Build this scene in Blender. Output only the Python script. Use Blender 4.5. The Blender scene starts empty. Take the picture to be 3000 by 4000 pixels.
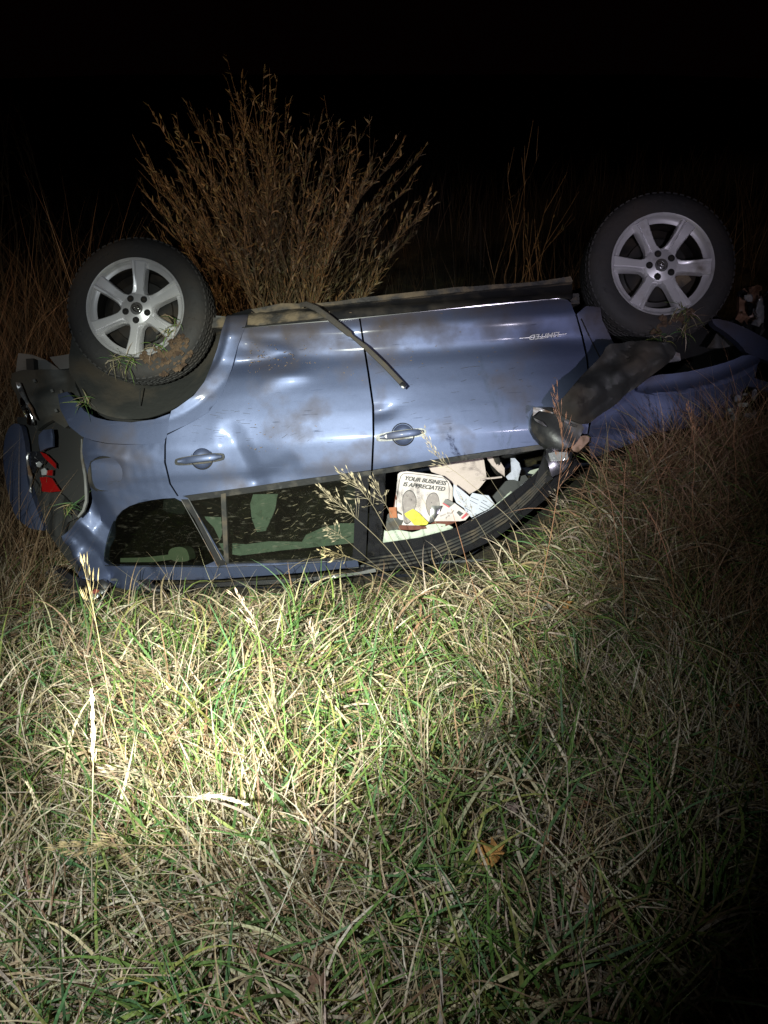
import bpy, bmesh, math, random
import numpy as np
from mathutils import Vector, Matrix, geometry
random.seed(7); RNG = np.random.default_rng(11)
scn = bpy.context.scene; COL = scn.collection

# ------------------------------------------------------------------ camera, world, lights, exposure
TH = math.radians(30.0); FP = 3008.0; CAMH = 1.6
cam = bpy.data.objects.new("camera", bpy.data.cameras.new("camera")); COL.objects.link(cam)
cam.location = (0, 0, CAMH); cam.rotation_euler = (math.pi/2 - TH, 0, 0)
cam.data.sensor_fit = 'HORIZONTAL'; cam.data.sensor_width = 36; cam.data.lens = 36*FP/3000
cam.data.clip_start = .02; cam.data.clip_end = 400
scn.camera = cam

w = bpy.data.worlds.new("World"); scn.world = w; w.use_nodes = True
nt = w.node_tree; bg = nt.nodes["Background"]
bg.inputs[0].default_value = (0.50, 0.13, 0.15, 1); bg.inputs[1].default_value = 0.0012

def spot(name, loc, target, watts, color, deg, blend=1.0, size=.03):
    l = bpy.data.lights.new(name, 'SPOT'); l.energy = watts; l.color = color
    l.spot_size = math.radians(deg); l.spot_blend = blend; l.shadow_soft_size = size
    o = bpy.data.objects.new(name, l); COL.objects.link(o); o.location = loc
    o.rotation_euler = (Vector(target)-Vector(loc)).to_track_quat('-Z', 'Y').to_euler()
    return o
_c, _s = math.cos(TH), math.sin(TH)
CW = np.array([[1, 0, 0], [0, -_s, _c], [0, -_c, -_s]])
CP = np.array([0, 0, CAMH])
def Wd(px, py, d):                       # world point seen at photo pixel px,py at axial depth d
    return CP + CW @ (np.array([(px-1500)/FP, (py-2000)/FP, 1.0])*d)
# torch in the left hand: spill and hot spot; second torch a step to the right; faint vehicle lights far behind
T1 = (-.50, .05, 1.62)
spot("torch_spill", T1, Wd(860, 2480, 3.0), 210, (.88, .96, .98), 84, 1.0, .025)
spot("torch_hotspot", T1, Wd(1110, 2150, 3.1), 1550, (.95, 1.0, .84), 48, 1.0, .025)
spot("second_torch", (.95, .15, 1.25), Wd(2020, 1290, 3.8), 165, (.88, .82, 1.0), 43, 1.0, .02)
spot("vehicle_lamp", (-7.5, .5, 2.2), (-.95, 6.1, .75), 1100, (1.0, .68, .42), 26, .9, .15)

vs = scn.view_settings; vs.view_transform = 'Standard'; vs.look = 'None'; vs.exposure = 0; vs.gamma = 1
vs.use_curve_mapping = False

# ------------------------------------------------------------------ frames
CR = np.array([[0.99761721, -0.03984432, 0.05632342], [-0.0557636, 0.01502558, 0.99833093], [-0.04062411, -0.99909292, 0.01276792]])
CT = np.array([-1.2712147, -1.20317291, 4.64222776])
MW = CW @ CR; MT = CW @ CT + CP          # car -> world
def car2w(P): return np.asarray(P) @ MW.T + MT
def w2car(P): return (np.asarray(P)-MT) @ MW
OC = -CR.T @ CT
def Cc(px, py, y):                        # pixel -> car coords on plane y or surface y(x,z)
    d = CR.T @ np.array([(px-1500)/FP, (py-2000)/FP, 1.0])
    yy = y(1.2, .9) if callable(y) else y
    for _ in range(30):
        t = (yy-OC[1])/d[1]; p = OC+t*d
        if not callable(y): return p
        yy = .4*yy+.6*min(1.25, max(-.5, float(y(p[0], p[2]))))
    return p

ZP = [.10, .20, .245, .262, .30, .325, .365, .380, .475, .50, .56, .66, .78, .88, .905, .93, 1.0, 1.03, 1.05, 1.475, 1.6, 1.66]
YP = [.70, .76, .80, .85, .874, .880, .889, .888, .861, .862, .880, .897, .910, .915, .914, .908, .890, .881, .868, .692, .600, .52]
def S(x, z):
    x = np.asarray(x, float); z = np.asarray(z, float)
    acc = 0
    for dz, wt in ((-.008, .25), (0, .5), (.008, .25)): acc = acc + wt*np.interp(z+dz, ZP, YP)
    acc = acc - .17*np.clip(.22-x, 0, 1.2)**1.6 - .18*np.clip(-.30-x, 0, 9)**1.7 - .16*np.clip(x-2.9, 0, 9)**1.8
    acc = acc - .035*np.clip((x-1.7), 0, 2)*np.clip((z-1.0)/.5, 0, 1)
    return acc

def hground(x, y):
    x = np.asarray(x, float); y = np.asarray(y, float)
    b = np.interp(y, [-5, .5, 1.2, 2.2, 3.2, 4.0, 4.6, 5.3, 6.2, 8, 12, 200], [0, 0, -.12, -.42, -.74, -1.02, -1.08, -.85, -.40, -.22, -.15, .2])
    t = np.clip((x-.55)/1.5, 0, 1); t = t*t*(3-2*t)
    u = np.clip((y-1.6)/1.9, 0, 1); u = u*u*(3-2*u)
    v = 1-np.clip((y-4.6)/2, 0, 1)
    b = b+.62*t*u*v
    t2 = np.clip((-x-1.3)/1.2, 0, 1); b = b+.25*t2*t2*u*v
    b = b+(.016*np.sin(17*x+5*np.sin(6*y))*np.sin(15*y+4*np.sin(7*x))+.010*np.sin(31*x+9*y)*np.sin(27*y-11*x))*np.clip((3.0-y)/.5, 0, 1)*np.clip(y/.3, 0, 1)
    b = b+.02*np.sin(3.1*x+1.3*y)+.015*np.sin(5.7*y-2.2*x+1)+.012*np.sin(9*x+4*y)
    return b
_hg0 = hground
_K = []
for _px, _py, _y in ((300, 2330, .62), (560, 2325, .655), (950, 2305, .655), (1400, 2262, .65), (1734, 2200, .62), (1927, 2120, .61), (2162, 1945, .63), (2311, 1800, .76), (2600, 1715, .82), (2900, 1680, .80)):
    _p = car2w(Cc(_px, _py, _y)); _K.append((_p[0], _p[1], _p[2]-.075-float(_hg0(_p[0], _p[1]))))
_K = np.array(_K)
def _ker(dx, dy): return np.exp(-(dx*dx/.16+np.where(dy > 0, dy*dy/.5, dy*dy/.30)))
_A = _ker(_K[:, None, 0]-_K[None, :, 0], _K[:, None, 1]-_K[None, :, 1]); _WT = np.linalg.solve(_A+.02*np.eye(len(_K)), _K[:, 2])
def hground(x, y):
    x = np.asarray(x, float); y = np.asarray(y, float); h = _hg0(x, y)
    for (kx, ky, _), wt in zip(_K, _WT): h = h+wt*_ker(x-kx, y-ky)
    return h
print("ground fit", np.round(_K, 2).tolist(), np.round(_WT, 2).tolist())
def ground_hit(px, py):
    d = CW @ np.array([(px-1500)/FP, (py-2000)/FP, 1.0]); t = .3
    while t < 40:
        p = CP+t*d
        if p[2] <= hground(p[0], p[1]): return p
        t += .01
    return p

# ------------------------------------------------------------------ materials
def mk(name):
    m = bpy.data.materials.new(name); m.use_nodes = True
    return m, m.node_tree, m.node_tree.nodes["Principled BSDF"]
def mat(name, col, rough=.6, metal=0, noise=None, bump=0, bscale=40, coat=0, spec=.5, emis=None, trans=0, mixcol=None, mscale=6, mlo=.5, mhi=.65, detail=6):
    m, t, b = mk(name); N = t.nodes; L = t.links
    b.inputs["Base Color"].default_value = (*col, 1); b.inputs["Roughness"].default_value = rough
    b.inputs["Metallic"].default_value = metal; b.inputs["Coat Weight"].default_value = coat
    b.inputs["Coat Roughness"].default_value = .08; b.inputs["Specular IOR Level"].default_value = spec
    if trans: b.inputs["Transmission Weight"].default_value = trans
    tc = N.new("ShaderNodeTexCoord")
    if mixcol is not None:
        n = N.new("ShaderNodeTexNoise"); n.inputs["Scale"].default_value = mscale; n.inputs["Detail"].default_value = detail
        L.new(tc.outputs["Object"], n.inputs["Vector"])
        r = N.new("ShaderNodeValToRGB"); r.color_ramp.elements[0].position = mlo; r.color_ramp.elements[1].position = mhi
        L.new(n.outputs["Fac"], r.inputs[0])
        x = N.new("ShaderNodeMixRGB"); x.inputs[1].default_value = (*col, 1); x.inputs[2].default_value = (*mixcol, 1)
        L.new(r.outputs[0], x.inputs[0]); L.new(x.outputs[0], b.inputs["Base Color"])
        mr = N.new("ShaderNodeMapRange"); mr.inputs[3].default_value = rough; mr.inputs[4].default_value = min(1, rough+.35)
        L.new(r.outputs[0], mr.inputs[0]); L.new(mr.outputs[0], b.inputs["Roughness"])
        if metal:
            mm = N.new("ShaderNodeMapRange"); mm.inputs[3].default_value = metal; mm.inputs[4].default_value = 0
            L.new(r.outputs[0], mm.inputs[0]); L.new(mm.outputs[0], b.inputs["Metallic"])
    if bump:
        n2 = N.new("ShaderNodeTexNoise"); n2.inputs["Scale"].default_value = bscale; n2.inputs["Detail"].default_value = 5
        L.new(tc.outputs["Object"], n2.inputs["Vector"])
        bp = N.new("ShaderNodeBump"); bp.inputs["Strength"].default_value = bump; bp.inputs["Distance"].default_value = .01
        L.new(n2.outputs["Fac"], bp.inputs["Height"]); L.new(bp.outputs[0], b.inputs["Normal"])
    return m
MUD = (.085, .06, .038)
def paint_mat():
    m, t, b = mk("blue_metallic_paint"); N = t.nodes; L = t.links
    b.inputs["Metallic"].default_value = .62; b.inputs["Roughness"].default_value = .42
    b.inputs["Coat Weight"].default_value = .3; b.inputs["Coat Roughness"].default_value = .12
    tc = N.new("ShaderNodeTexCoord")
    def noise(s, d, vec=None):
        n = N.new("ShaderNodeTexNoise"); n.inputs["Scale"].default_value = s; n.inputs["Detail"].default_value = d
        L.new(vec or tc.outputs["Object"], n.inputs["Vector"]); return n
    base = (.080, .100, .178)
    fl = noise(900, 1); rf = N.new("ShaderNodeMapRange"); rf.inputs[1].default_value = .3; rf.inputs[2].default_value = .7
    rf.inputs[3].default_value = .82; rf.inputs[4].default_value = 1.18; L.new(fl.outputs["Fac"], rf.inputs[0])
    mul = N.new("ShaderNodeVectorMath"); mul.operation = 'SCALE'; mul.inputs[0].default_value = base; L.new(rf.outputs[0], mul.inputs["Scale"])
    # dust: broad noise; heavier toward the sills (object z small)
    sp = N.new("ShaderNodeSeparateXYZ"); L.new(tc.outputs["Object"], sp.inputs[0])
    zr = N.new("ShaderNodeMapRange"); zr.inputs[1].default_value = .60; zr.inputs[2].default_value = .22; zr.inputs[3].default_value = 0; zr.inputs[4].default_value = .30
    L.new(sp.outputs["Z"], zr.inputs[0])
    d1 = noise(5, 8); ad = N.new("ShaderNodeMath"); ad.operation = 'ADD'; L.new(d1.outputs["Fac"], ad.inputs[0]); L.new(zr.outputs[0], ad.inputs[1])
    rr = N.new("ShaderNodeMapRange"); rr.inputs[1].default_value = .52; rr.inputs[2].default_value = .98; L.new(ad.outputs[0], rr.inputs[0])
    mx = N.new("ShaderNodeMixRGB"); L.new(rr.outputs[0], mx.inputs[0]); L.new(mul.outputs[0], mx.inputs[1]); mx.inputs[2].default_value = (*MUD, 1)
    L.new(mx.outputs[0], b.inputs["Base Color"])
    # scratches
    mp = N.new("ShaderNodeMapping"); mp.inputs["Scale"].default_value = (6, 1, 60); mp.inputs["Rotation"].default_value = (0, .12, 0); L.new(tc.outputs["Object"], mp.inputs[0])
    sc = noise(1.6, 3, mp.outputs[0]); sr = N.new("ShaderNodeMapRange"); sr.inputs[1].default_value = .68; sr.inputs[2].default_value = .74; L.new(sc.outputs["Fac"], sr.inputs[0])
    m1 = N.new("ShaderNodeMath"); m1.operation = 'MULTIPLY_ADD'; m1.inputs[1].default_value = .18; m1.inputs[2].default_value = .53
    L.new(sr.outputs[0], m1.inputs[0])
    m2 = N.new("ShaderNodeMath"); m2.operation = 'MULTIPLY_ADD'; m2.inputs[1].default_value = .4; L.new(rr.outputs[0], m2.inputs[0]); L.new(m1.outputs[0], m2.inputs[2])
    L.new(m2.outputs[0], b.inputs["Roughness"])
    cw = N.new("ShaderNodeMapRange"); cw.inputs[3].default_value = .10; cw.inputs[4].default_value = 0; L.new(rr.outputs[0], cw.inputs[0]); L.new(cw.outputs[0], b.inputs["Coat Weight"])
    n3 = noise(4.5, 3); bp = N.new("ShaderNodeBump"); bp.inputs["Strength"].default_value = .16; bp.inputs["Distance"].default_value = .02
    L.new(n3.outputs["Fac"], bp.inputs["Height"]); L.new(bp.outputs[0], b.inputs["Normal"]); 
    return m
def glass_mat(name, tint=(.30, .38, .30), dirt_reflect=.25, reflect_haze=.03):
    m, t, b = mk(name); N = t.nodes; L = t.links; out = N["Material Output"]; N.remove(b)
    tr = N.new("ShaderNodeBsdfTransparent"); tr.inputs[0].default_value = (*tint, 1)
    gl = N.new("ShaderNodeBsdfGlossy"); gl.inputs["Roughness"].default_value = .03
    fr = N.new("ShaderNodeFresnel"); fr.inputs[0].default_value = 1.5
    mx = N.new("ShaderNodeMixShader"); L.new(fr.outputs[0], mx.inputs[0]); L.new(tr.outputs[0], mx.inputs[1]); L.new(gl.outputs[0], mx.inputs[2])
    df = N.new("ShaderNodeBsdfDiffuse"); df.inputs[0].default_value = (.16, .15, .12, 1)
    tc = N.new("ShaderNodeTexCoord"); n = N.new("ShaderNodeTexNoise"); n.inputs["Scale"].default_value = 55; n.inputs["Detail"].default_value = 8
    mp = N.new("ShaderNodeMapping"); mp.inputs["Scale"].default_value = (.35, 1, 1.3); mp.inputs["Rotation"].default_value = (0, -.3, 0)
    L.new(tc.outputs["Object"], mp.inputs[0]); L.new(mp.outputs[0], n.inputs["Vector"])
    r = N.new("ShaderNodeMapRange"); r.inputs[1].default_value = .60; r.inputs[2].default_value = .72; r.inputs[3].default_value = reflect_haze; r.inputs[4].default_value = dirt_reflect  # diffuse streaks and haze: real dirt plus painted-in grass reflections
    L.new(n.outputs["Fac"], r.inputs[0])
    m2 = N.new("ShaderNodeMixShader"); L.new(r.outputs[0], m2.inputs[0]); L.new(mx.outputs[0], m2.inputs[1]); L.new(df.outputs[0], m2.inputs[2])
    L.new(m2.outputs[0], out.inputs[0]); return m
def leafy(name, rough=.55, transl=.25):
    m, t, b = mk(name); N = t.nodes; L = t.links; out = N["Material Output"]
    a = N.new("ShaderNodeAttribute"); a.attribute_name = "Col"
    tc = N.new("ShaderNodeTexCoord"); n = N.new("ShaderNodeTexNoise"); n.inputs["Scale"].default_value = 120; n.inputs["Detail"].default_value = 3
    L.new(tc.outputs["Object"], n.inputs["Vector"])
    r = N.new("ShaderNodeMapRange"); r.inputs[1].default_value = .3; r.inputs[2].default_value = .7; r.inputs[3].default_value = .6; r.inputs[4].default_value = 1.3
    L.new(n.outputs["Fac"], r.inputs[0])
    mu = N.new("ShaderNodeVectorMath"); mu.operation = 'SCALE'; L.new(a.outputs["Color"], mu.inputs[0]); L.new(r.outputs[0], mu.inputs["Scale"])
    L.new(mu.outputs[0], b.inputs["Base Color"]); b.inputs["Roughness"].default_value = rough; b.inputs["Specular IOR Level"].default_value = .35
    tr = N.new("ShaderNodeBsdfTranslucent"); L.new(mu.outputs[0], tr.inputs[0])
    mx = N.new("ShaderNodeMixShader"); mx.inputs[0].default_value = transl
    L.new(b.outputs[0], mx.inputs[1]); L.new(tr.outputs[0], mx.inputs[2]); L.new(mx.outputs[0], out.inputs[0]); return m
M = dict(
    paint=paint_mat(),
    black=mat("black_trim", (.018, .018, .02), .38, bump=.1, bscale=60, mixcol=(.06, .05, .04), mscale=9, mlo=.5, mhi=.75),
    gloss=mat("gloss_black", (.012, .012, .015), .18, coat=.5),
    rubber=mat("black_rubber", (.02, .02, .02), .6, mixcol=(.07, .055, .04), mscale=14, mlo=.48, mhi=.7),
    tyre=mat("tyre_rubber", (.028, .027, .028), .75, bump=.3, bscale=45, mixcol=(.055, .045, .038), mscale=3.5, mlo=.45, mhi=.75),
    liner=mat("wheel_liner_plastic", (.028, .029, .028), .65, bump=.4, bscale=25, mixcol=(.06, .048, .035), mscale=5, mlo=.42, mhi=.7),
    alloy=mat("silver_alloy", (.74, .73, .75), .42, .45, coat=.3, mixcol=(.16, .13, .10), mscale=9, mlo=.55, mhi=.8),
    alloyd=mat("dark_rim_barrel", (.018, .017, .016), .5, .3, mixcol=(.03, .022, .015), mscale=8, mlo=.45, mhi=.6),  # shade inside the wheel openings is put into this dark colour
    chrome=mat("chrome", (.7, .7, .72), .12, 1),
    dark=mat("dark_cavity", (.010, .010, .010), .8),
    under=mat("dirty_underbody", (.035, .032, .03), .7, bump=1, bscale=30, mixcol=(.15, .115, .075), mscale=11, mlo=.42, mhi=.58),
    grey=mat("grey_plastic", (.10, .10, .10), .6, mixcol=(.06, .05, .04), mscale=8),
    steel=mat("bare_steel", (.30, .30, .31), .35, .8, bump=.2, mixcol=(.12, .07, .04), mscale=10, mlo=.5, mhi=.62),
    cloth=mat("pale_airbag_cloth", (.38, .42, .36), .85, bump=.5, bscale=30),
    pinkc=mat("pale_beige_cloth", (.42, .35, .33), .8, bump=.15, bscale=12),
    inner=mat("interior_grey_fabric", (.05, .052, .055), .85, bump=.3, bscale=200),
    head=mat("pale_headrest_fabric", (.40, .46, .34), .85, bump=.2, bscale=150),
    red=mat("red_lens", (.30, .008, .008), .15, coat=.6, trans=.35),
    clear=mat("clear_lens", (.7, .72, .75), .08, coat=.5, trans=.6),
    amber=mat("brown_mirror_face", (.30, .17, .11), .35, coat=.3, mixcol=(.14, .08, .05), mscale=20),
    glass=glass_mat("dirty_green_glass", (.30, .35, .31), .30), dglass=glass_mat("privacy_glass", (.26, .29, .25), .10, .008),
    paper=mat("white_paper", (.47, .42, .42), .8, bump=.6, bscale=30, mixcol=(.30, .25, .22), mscale=9, mlo=.5, mhi=.8), paper2=mat("bluish_paper", (.40, .42, .50), .8, bump=.5, bscale=30),
    yellow=mat("yellow_paper", (.50, .46, .05), .8, mixcol=(.32, .30, .04), mscale=30), ink=mat("black_ink", (.015, .015, .018), .6),
    print=mat("grey_footprint_print", (.22, .19, .19), .8, bump=.3, bscale=60, mixcol=(.30, .27, .26), mscale=50), redp=mat("crimson_print", (.35, .03, .05), .6), brown=mat("red_brown_cloth", (.10, .03, .018), .8, bump=.5, bscale=20),
    orange=mat("orange_card", (.28, .09, .03), .7), mud=mat("caked_mud", (.11, .07, .042), .9, bump=1, bscale=60, mixcol=(.05, .03, .02), mscale=20),
    foil=mat("crushed_foil", (.5, .52, .5), .3, .7, bump=.8, bscale=60), wood=mat("muddy_strip", (.040, .034, .029), .8, bump=.5, bscale=60, mixcol=(.075, .06, .04), mscale=15),
    soil=mat("dark_soil", (.030, .024, .015), .95, bump=1, bscale=50, mixcol=(.06, .05, .02), mscale=14),
    leafy=leafy("grass_blades"), shrub=leafy("shrub_leaves", .6, .15), bark=mat("shrub_bark", (.17, .11, .06), .8, mixcol=(.24, .17, .09), mscale=30),
)

# ------------------------------------------------------------------ object helpers
def tag(o, label=None, cat=None, group=None, kind=None):
    for k, v in (("label", label), ("category", cat), ("group", group), ("kind", kind)):
        if v: o[k] = v
    return o
def link(name, me, m, parent=None, smooth=True, angle=None):
    if m is not None: me.materials.append(m)
    if smooth:
        me.polygons.foreach_set("use_smooth", [True]*len(me.polygons))
        if angle: me.set_sharp_from_angle(angle=math.radians(angle))
    o = bpy.data.objects.new(name, me); COL.objects.link(o)
    if parent is not None: o.parent = parent
    return o
def mesh(name, V, F, m, parent=None, smooth=True, angle=None):
    me = bpy.data.meshes.new(name); me.from_pydata([tuple(map(float, v)) for v in V], [], F); me.update()
    return link(name, me, m, parent, smooth, angle)
def recalc(me):
    bm = bmesh.new(); bm.from_mesh(me); bmesh.ops.recalc_face_normals(bm, faces=bm.faces); bm.to_mesh(me); bm.free()
def inpoly(P, poly):
    P = np.asarray(P); poly = np.asarray(poly); x, y = P[:, 0], P[:, 1]; r = np.zeros(len(P), bool); n = len(poly)
    for i in range(n):
        x1, y1 = poly[i]; x2, y2 = poly[(i+1) % n]
        if y1 == y2: continue
        c = ((y1 > y) != (y2 > y)) & (x < (x2-x1)*(y-y1)/(y2-y1)+x1); r ^= c
    return r
def densify(poly, step, closed=True):
    out = []; n = len(poly)
    for i in range(n if closed else n-1):
        a = np.array(poly[i], float); b = np.array(poly[(i+1) % n], float); k = max(1, int(np.linalg.norm(b-a)/step))
        for j in range(k): out.append(a+(b-a)*j/k)
    if not closed: out.append(np.array(poly[-1], float))
    return out
def smooth_poly(pts, n=2, closed=True):
    P = [np.array(p, float) for p in pts]
    for _ in range(n):
        Q = []; m = len(P)
        for i in range(m if closed else m-1):
            a, b = P[i], P[(i+1) % m]; Q += [a*.75+b*.25, a*.25+b*.75]
        if not closed: Q = [P[0]]+Q+[P[-1]]
        P = Q
    return P
def plate(name, outline, ysurf, m, parent, holes=(), disp=None, res=.02, thick=.012, world=False, angle=40, off=0.0, step=16, rnd=None):
    """sheet of body metal, cloth or paper: outline traced in photo pixels onto the real surface y = ysurf(x, z), with its own thickness"""
    yf = ysurf if callable(ysurf) else (lambda x, z, c=ysurf: c+0*np.asarray(x, float))
    loops = []
    for lp in [outline]+list(holes):
        q = densify(lp, step); loops.append(np.array([Cc(p[0], p[1], yf)[[0, 2]] for p in q]))
    pts = [tuple(v) for l in loops for v in l]; edges = []; k = 0
    for l in loops:
        n = len(l); edges += [(k+i, k+(i+1) % n) for i in range(n)]; k += n
    lo = loops[0].min(0); hi = loops[0].max(0)
    gx, gz = np.meshgrid(np.arange(lo[0], hi[0], res), np.arange(lo[1], hi[1], res)); G = np.c_[gx.ravel(), gz.ravel()]
    G[:, 0] += .013*np.sin(G[:, 1]*37)*res
    ins = inpoly(G, loops[0])
    for h in loops[1:]: ins &= ~inpoly(G, h)
    G = G[ins]
    B = np.array(pts); 
    if len(G):
        dmin = np.min(((G[:, None, :]-B[None])**2).sum(2), 1) if len(G)*len(B) < 2e7 else np.ones(len(G))
        G = G[dmin > (res*.45)**2]
    allp = [Vector(p) for p in pts]+[Vector(g) for g in G]
    r = geometry.delaunay_2d_cdt(allp, edges, [], 0, 1e-6)
    V = np.array([tuple(v) for v in r[0]]); F = np.array([f for f in r[2] if len(f) == 3])
    cen = V[F].mean(1); ok = inpoly(cen, loops[0])
    for h in loops[1:]: ok &= ~inpoly(cen, h)
    F = F[ok]
    a, b2, c = V[F[:, 0]], V[F[:, 1]], V[F[:, 2]]
    cr = (b2[:, 0]-a[:, 0])*(c[:, 1]-a[:, 1])-(b2[:, 1]-a[:, 1])*(c[:, 0]-a[:, 0])
    F[cr > 0] = F[cr > 0][:, ::-1]
    Y = np.asarray(yf(V[:, 0], V[:, 1]), float)+off
    if disp is not None: Y = Y-disp(V[:, 0], V[:, 1])
    P = np.c_[V[:, 0], Y, V[:, 1]]
    # rim
    ec = {}
    for f in F:
        for i in range(3):
            e = (f[i], f[(i+1) % 3]); kk = (min(e), max(e)); ec.setdefault(kk, []).append(e)
    bd = [e[0] for e in ec.values() if len(e) == 1]; bv = sorted({i for e in bd for i in e}); mp = {v: len(P)+i for i, v in enumerate(bv)}
    if thick:
        P = np.r_[P, P[bv]-np.array([0, thick, 0])]
        faces = F.tolist()+[[b, a_, mp[a_], mp[b]] for a_, b in bd]
    else: faces = F.tolist()
    org = np.zeros(3)
    if world:
        P = car2w(P); org = P.mean(0); P = P-org
    o = mesh(name, P, faces, m, parent, True, angle); o.location = org
    return o
def zpoly(cx, cy, r, n=28, ry=None): return [(cx+r*math.cos(2*math.pi*i/n), cy+(ry or r)*math.sin(2*math.pi*i/n)) for i in range(n)]
def tube(pts, radii, n=8, cap=True):
    pts = [Vector(p) for p in pts]; V = []; F = []; up = Vector((.3, .2, 1)).normalized()
    if not hasattr(radii, '__len__'): radii = [radii]*len(pts)
    for i, p in enumerate(pts):
        t = (pts[min(i+1, len(pts)-1)]-pts[max(i-1, 0)]).normalized(); a = t.cross(up)
        if a.length < .1: a = t.cross(Vector((1, 0, 0)))
        a.normalize(); b = t.cross(a)
        for j in range(n):
            th = 2*math.pi*j/n; V.append(p+(a*math.cos(th)+b*math.sin(th))*radii[i])
    for i in range(len(pts)-1):
        for j in range(n): F.append([i*n+j, i*n+(j+1) % n, (i+1)*n+(j+1) % n, (i+1)*n+j])
    if cap: F.append(list(range(n))[::-1]); F.append([(len(pts)-1)*n+j for j in range(n)])
    return V, F
class MB:
    def __init__(s): s.V = []; s.F = []
    def add(s, V, F):
        k = len(s.V); s.V += [tuple(v) for v in V]; s.F += [[i+k for i in f] for f in F]; return s
    def box(s, c, d, R=None):
        c = Vector(c); R = R or Matrix.Identity(3)
        V = [c+R @ Vector((x*d[0]/2, y*d[1]/2, z*d[2]/2)) for x in (-1, 1) for y in (-1, 1) for z in (-1, 1)]
        return s.add(V, [[0, 1, 3, 2], [4, 6, 7, 5], [0, 4, 5, 1], [2, 3, 7, 6], [0, 2, 6, 4], [1, 5, 7, 3]])
    def tube(s, pts, r, n=8): return s.add(*tube(pts, r, n))
    def lathe(s, prof, n=64, cx=0, cz=0):   # prof: (radius, y) about the y axis
        V = []; m = len(prof)
        for i in range(n):
            a = 2*math.pi*i/n
            for r, y in prof: V.append((cx+r*math.cos(a), y, cz+r*math.sin(a)))
        F = [[i*m+j, i*m+j+1, ((i+1) % n)*m+j+1, ((i+1) % n)*m+j] for i in range(n) for j in range(m-1)]
        return s.add(V, F)
    def build(s, name, m, parent=None, smooth=True, angle=35, bevel=0):
        me = bpy.data.meshes.new(name); me.from_pydata(s.V, [], s.F); me.update(); recalc(me)
        if bevel:
            bm = bmesh.new(); bm.from_mesh(me); bmesh.ops.bevel(bm, geom=bm.edges[:], offset=bevel, segments=2, affect='EDGES', profile=.6); bm.to_mesh(me); bm.free()
        return link(name, me, m, parent, smooth, angle)
def wob(seed, amp, freq, n=5, ridge=False):
    r = np.random.default_rng(seed); D = []
    for i in range(n):
        a = r.uniform(0, 2*math.pi); f = freq*r.uniform(.6, 1.8); D.append((math.cos(a)*f, math.sin(a)*f, r.uniform(0, 6.3), r.uniform(.5, 1)))
    def g(x, z):
        v = 0
        for kx, kz, ph, w_ in D:
            s_ = np.sin(kx*x+kz*z+ph); v = v+w_*((1-2*np.abs(s_)) if ridge else s_)
        return amp*v/n*1.6
    return g
def addf(*fs): return lambda x, z: sum(f(x, z) for f in fs)

# ------------------------------------------------------------------ overturned car
car = bpy.data.objects.new("overturned_car", None); COL.objects.link(car)
car.matrix_world = Matrix.Translation(Vector(MT)) @ Matrix(MW.tolist()).to_4x4()
tag(car, "dented blue crossover car lying upside down on its roof in the grass", "car")

def strip(name, pts, off, r, m, flat=.4, surf=S, parent=None):
    P = [Cc(p[0], p[1], surf)+np.array([0, off, 0]) for p in densify(pts, 30, False)]; V, F = tube(P, r, 6); return MB().add(V, F).build(name, m, parent or car)
def dent(px, py, rx, rz, depth, ang=0, p=2):
    c = Cc(px, py, S); ca, sa = math.cos(math.radians(ang)), math.sin(math.radians(ang))
    def g(x, z):
        dx = x-c[0]; dz = z-c[2]; u = (dx*ca+dz*sa)/rx; v = (-dx*sa+dz*ca)/rz
        return depth*np.exp(-(u*u+v*v)**(p/2))
    return g
def fold(p1, p2, wd, depth):              # crease along a segment
    a = Cc(*p1, S)[[0, 2]]; b = Cc(*p2, S)[[0, 2]]; L = np.linalg.norm(b-a); t = (b-a)/L
    def g(x, z):
        dx = np.asarray(x)-a[0]; dz = np.asarray(z)-a[1]; s = np.clip(dx*t[0]+dz*t[1], 0, L); ex = dx-s*t[0]; ez = dz-s*t[1]
        return depth*np.clip(1-np.sqrt(ex*ex+ez*ez)/wd, 0, 1)**1.5
    return g

def tent2(p1, p2, wd, depth):
    a = Cc(*p1, S)[[0, 2]]; b = Cc(*p2, S)[[0, 2]]; L = np.linalg.norm(b-a); t = (b-a)/L
    def g(x, z):
        dx = np.asarray(x)-a[0]; dz = np.asarray(z)-a[1]; u = dx*t[0]+dz*t[1]; s_ = np.clip(u, 0, L); ex = dx-s_*t[0]; ez = dz-s_*t[1]
        return depth*np.clip(1-np.sqrt(ex*ex+ez*ez)/wd, 0, 1)
    return g
flare_o = [(645, 1697), (734, 1657), (814, 1611), (868, 1539), (904, 1443), (928, 1352), (950, 1290), (963, 1282)]
rear_door_skin = [(652, 1700)]+flare_o[1:-1]+[(958, 1281), (1288, 1255), (1401, 1244), (1405, 1262), (1413, 1321), (1435, 1457), (1453, 1582), (1455, 1700), (1449, 1836), (1129, 1878), (901, 1911), (699, 1939), (668, 1890), (648, 1806), (648, 1740)]
rd_dis = addf(dent(965, 1800, .13, .16, .024, 20), dent(985, 1870, .22, .06, .014, -5), dent(1080, 1480, .14, .06, -.007, -10), dent(1030, 1395, .19, .05, .034, -8), dent(1120, 1470, .10, .025, -.008, 5), dent(770, 1700, .10, .10, .006), tent2((900, 1700), (990, 1885), .075, .013), tent2((990, 1885), (1130, 1815), .06, .012), tent2((1040, 1500), (1180, 1455), .05, -.006), tent2((955, 1330), (1130, 1372), .035, .012),
              dent(1180, 1560, .30, .16, -.006), wob(3, .0018, 9))
plate("rear_door", rear_door_skin, S, M['paint'], car, holes=[zpoly(789, 1790, 40)], disp=rd_dis, res=.017)
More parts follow.
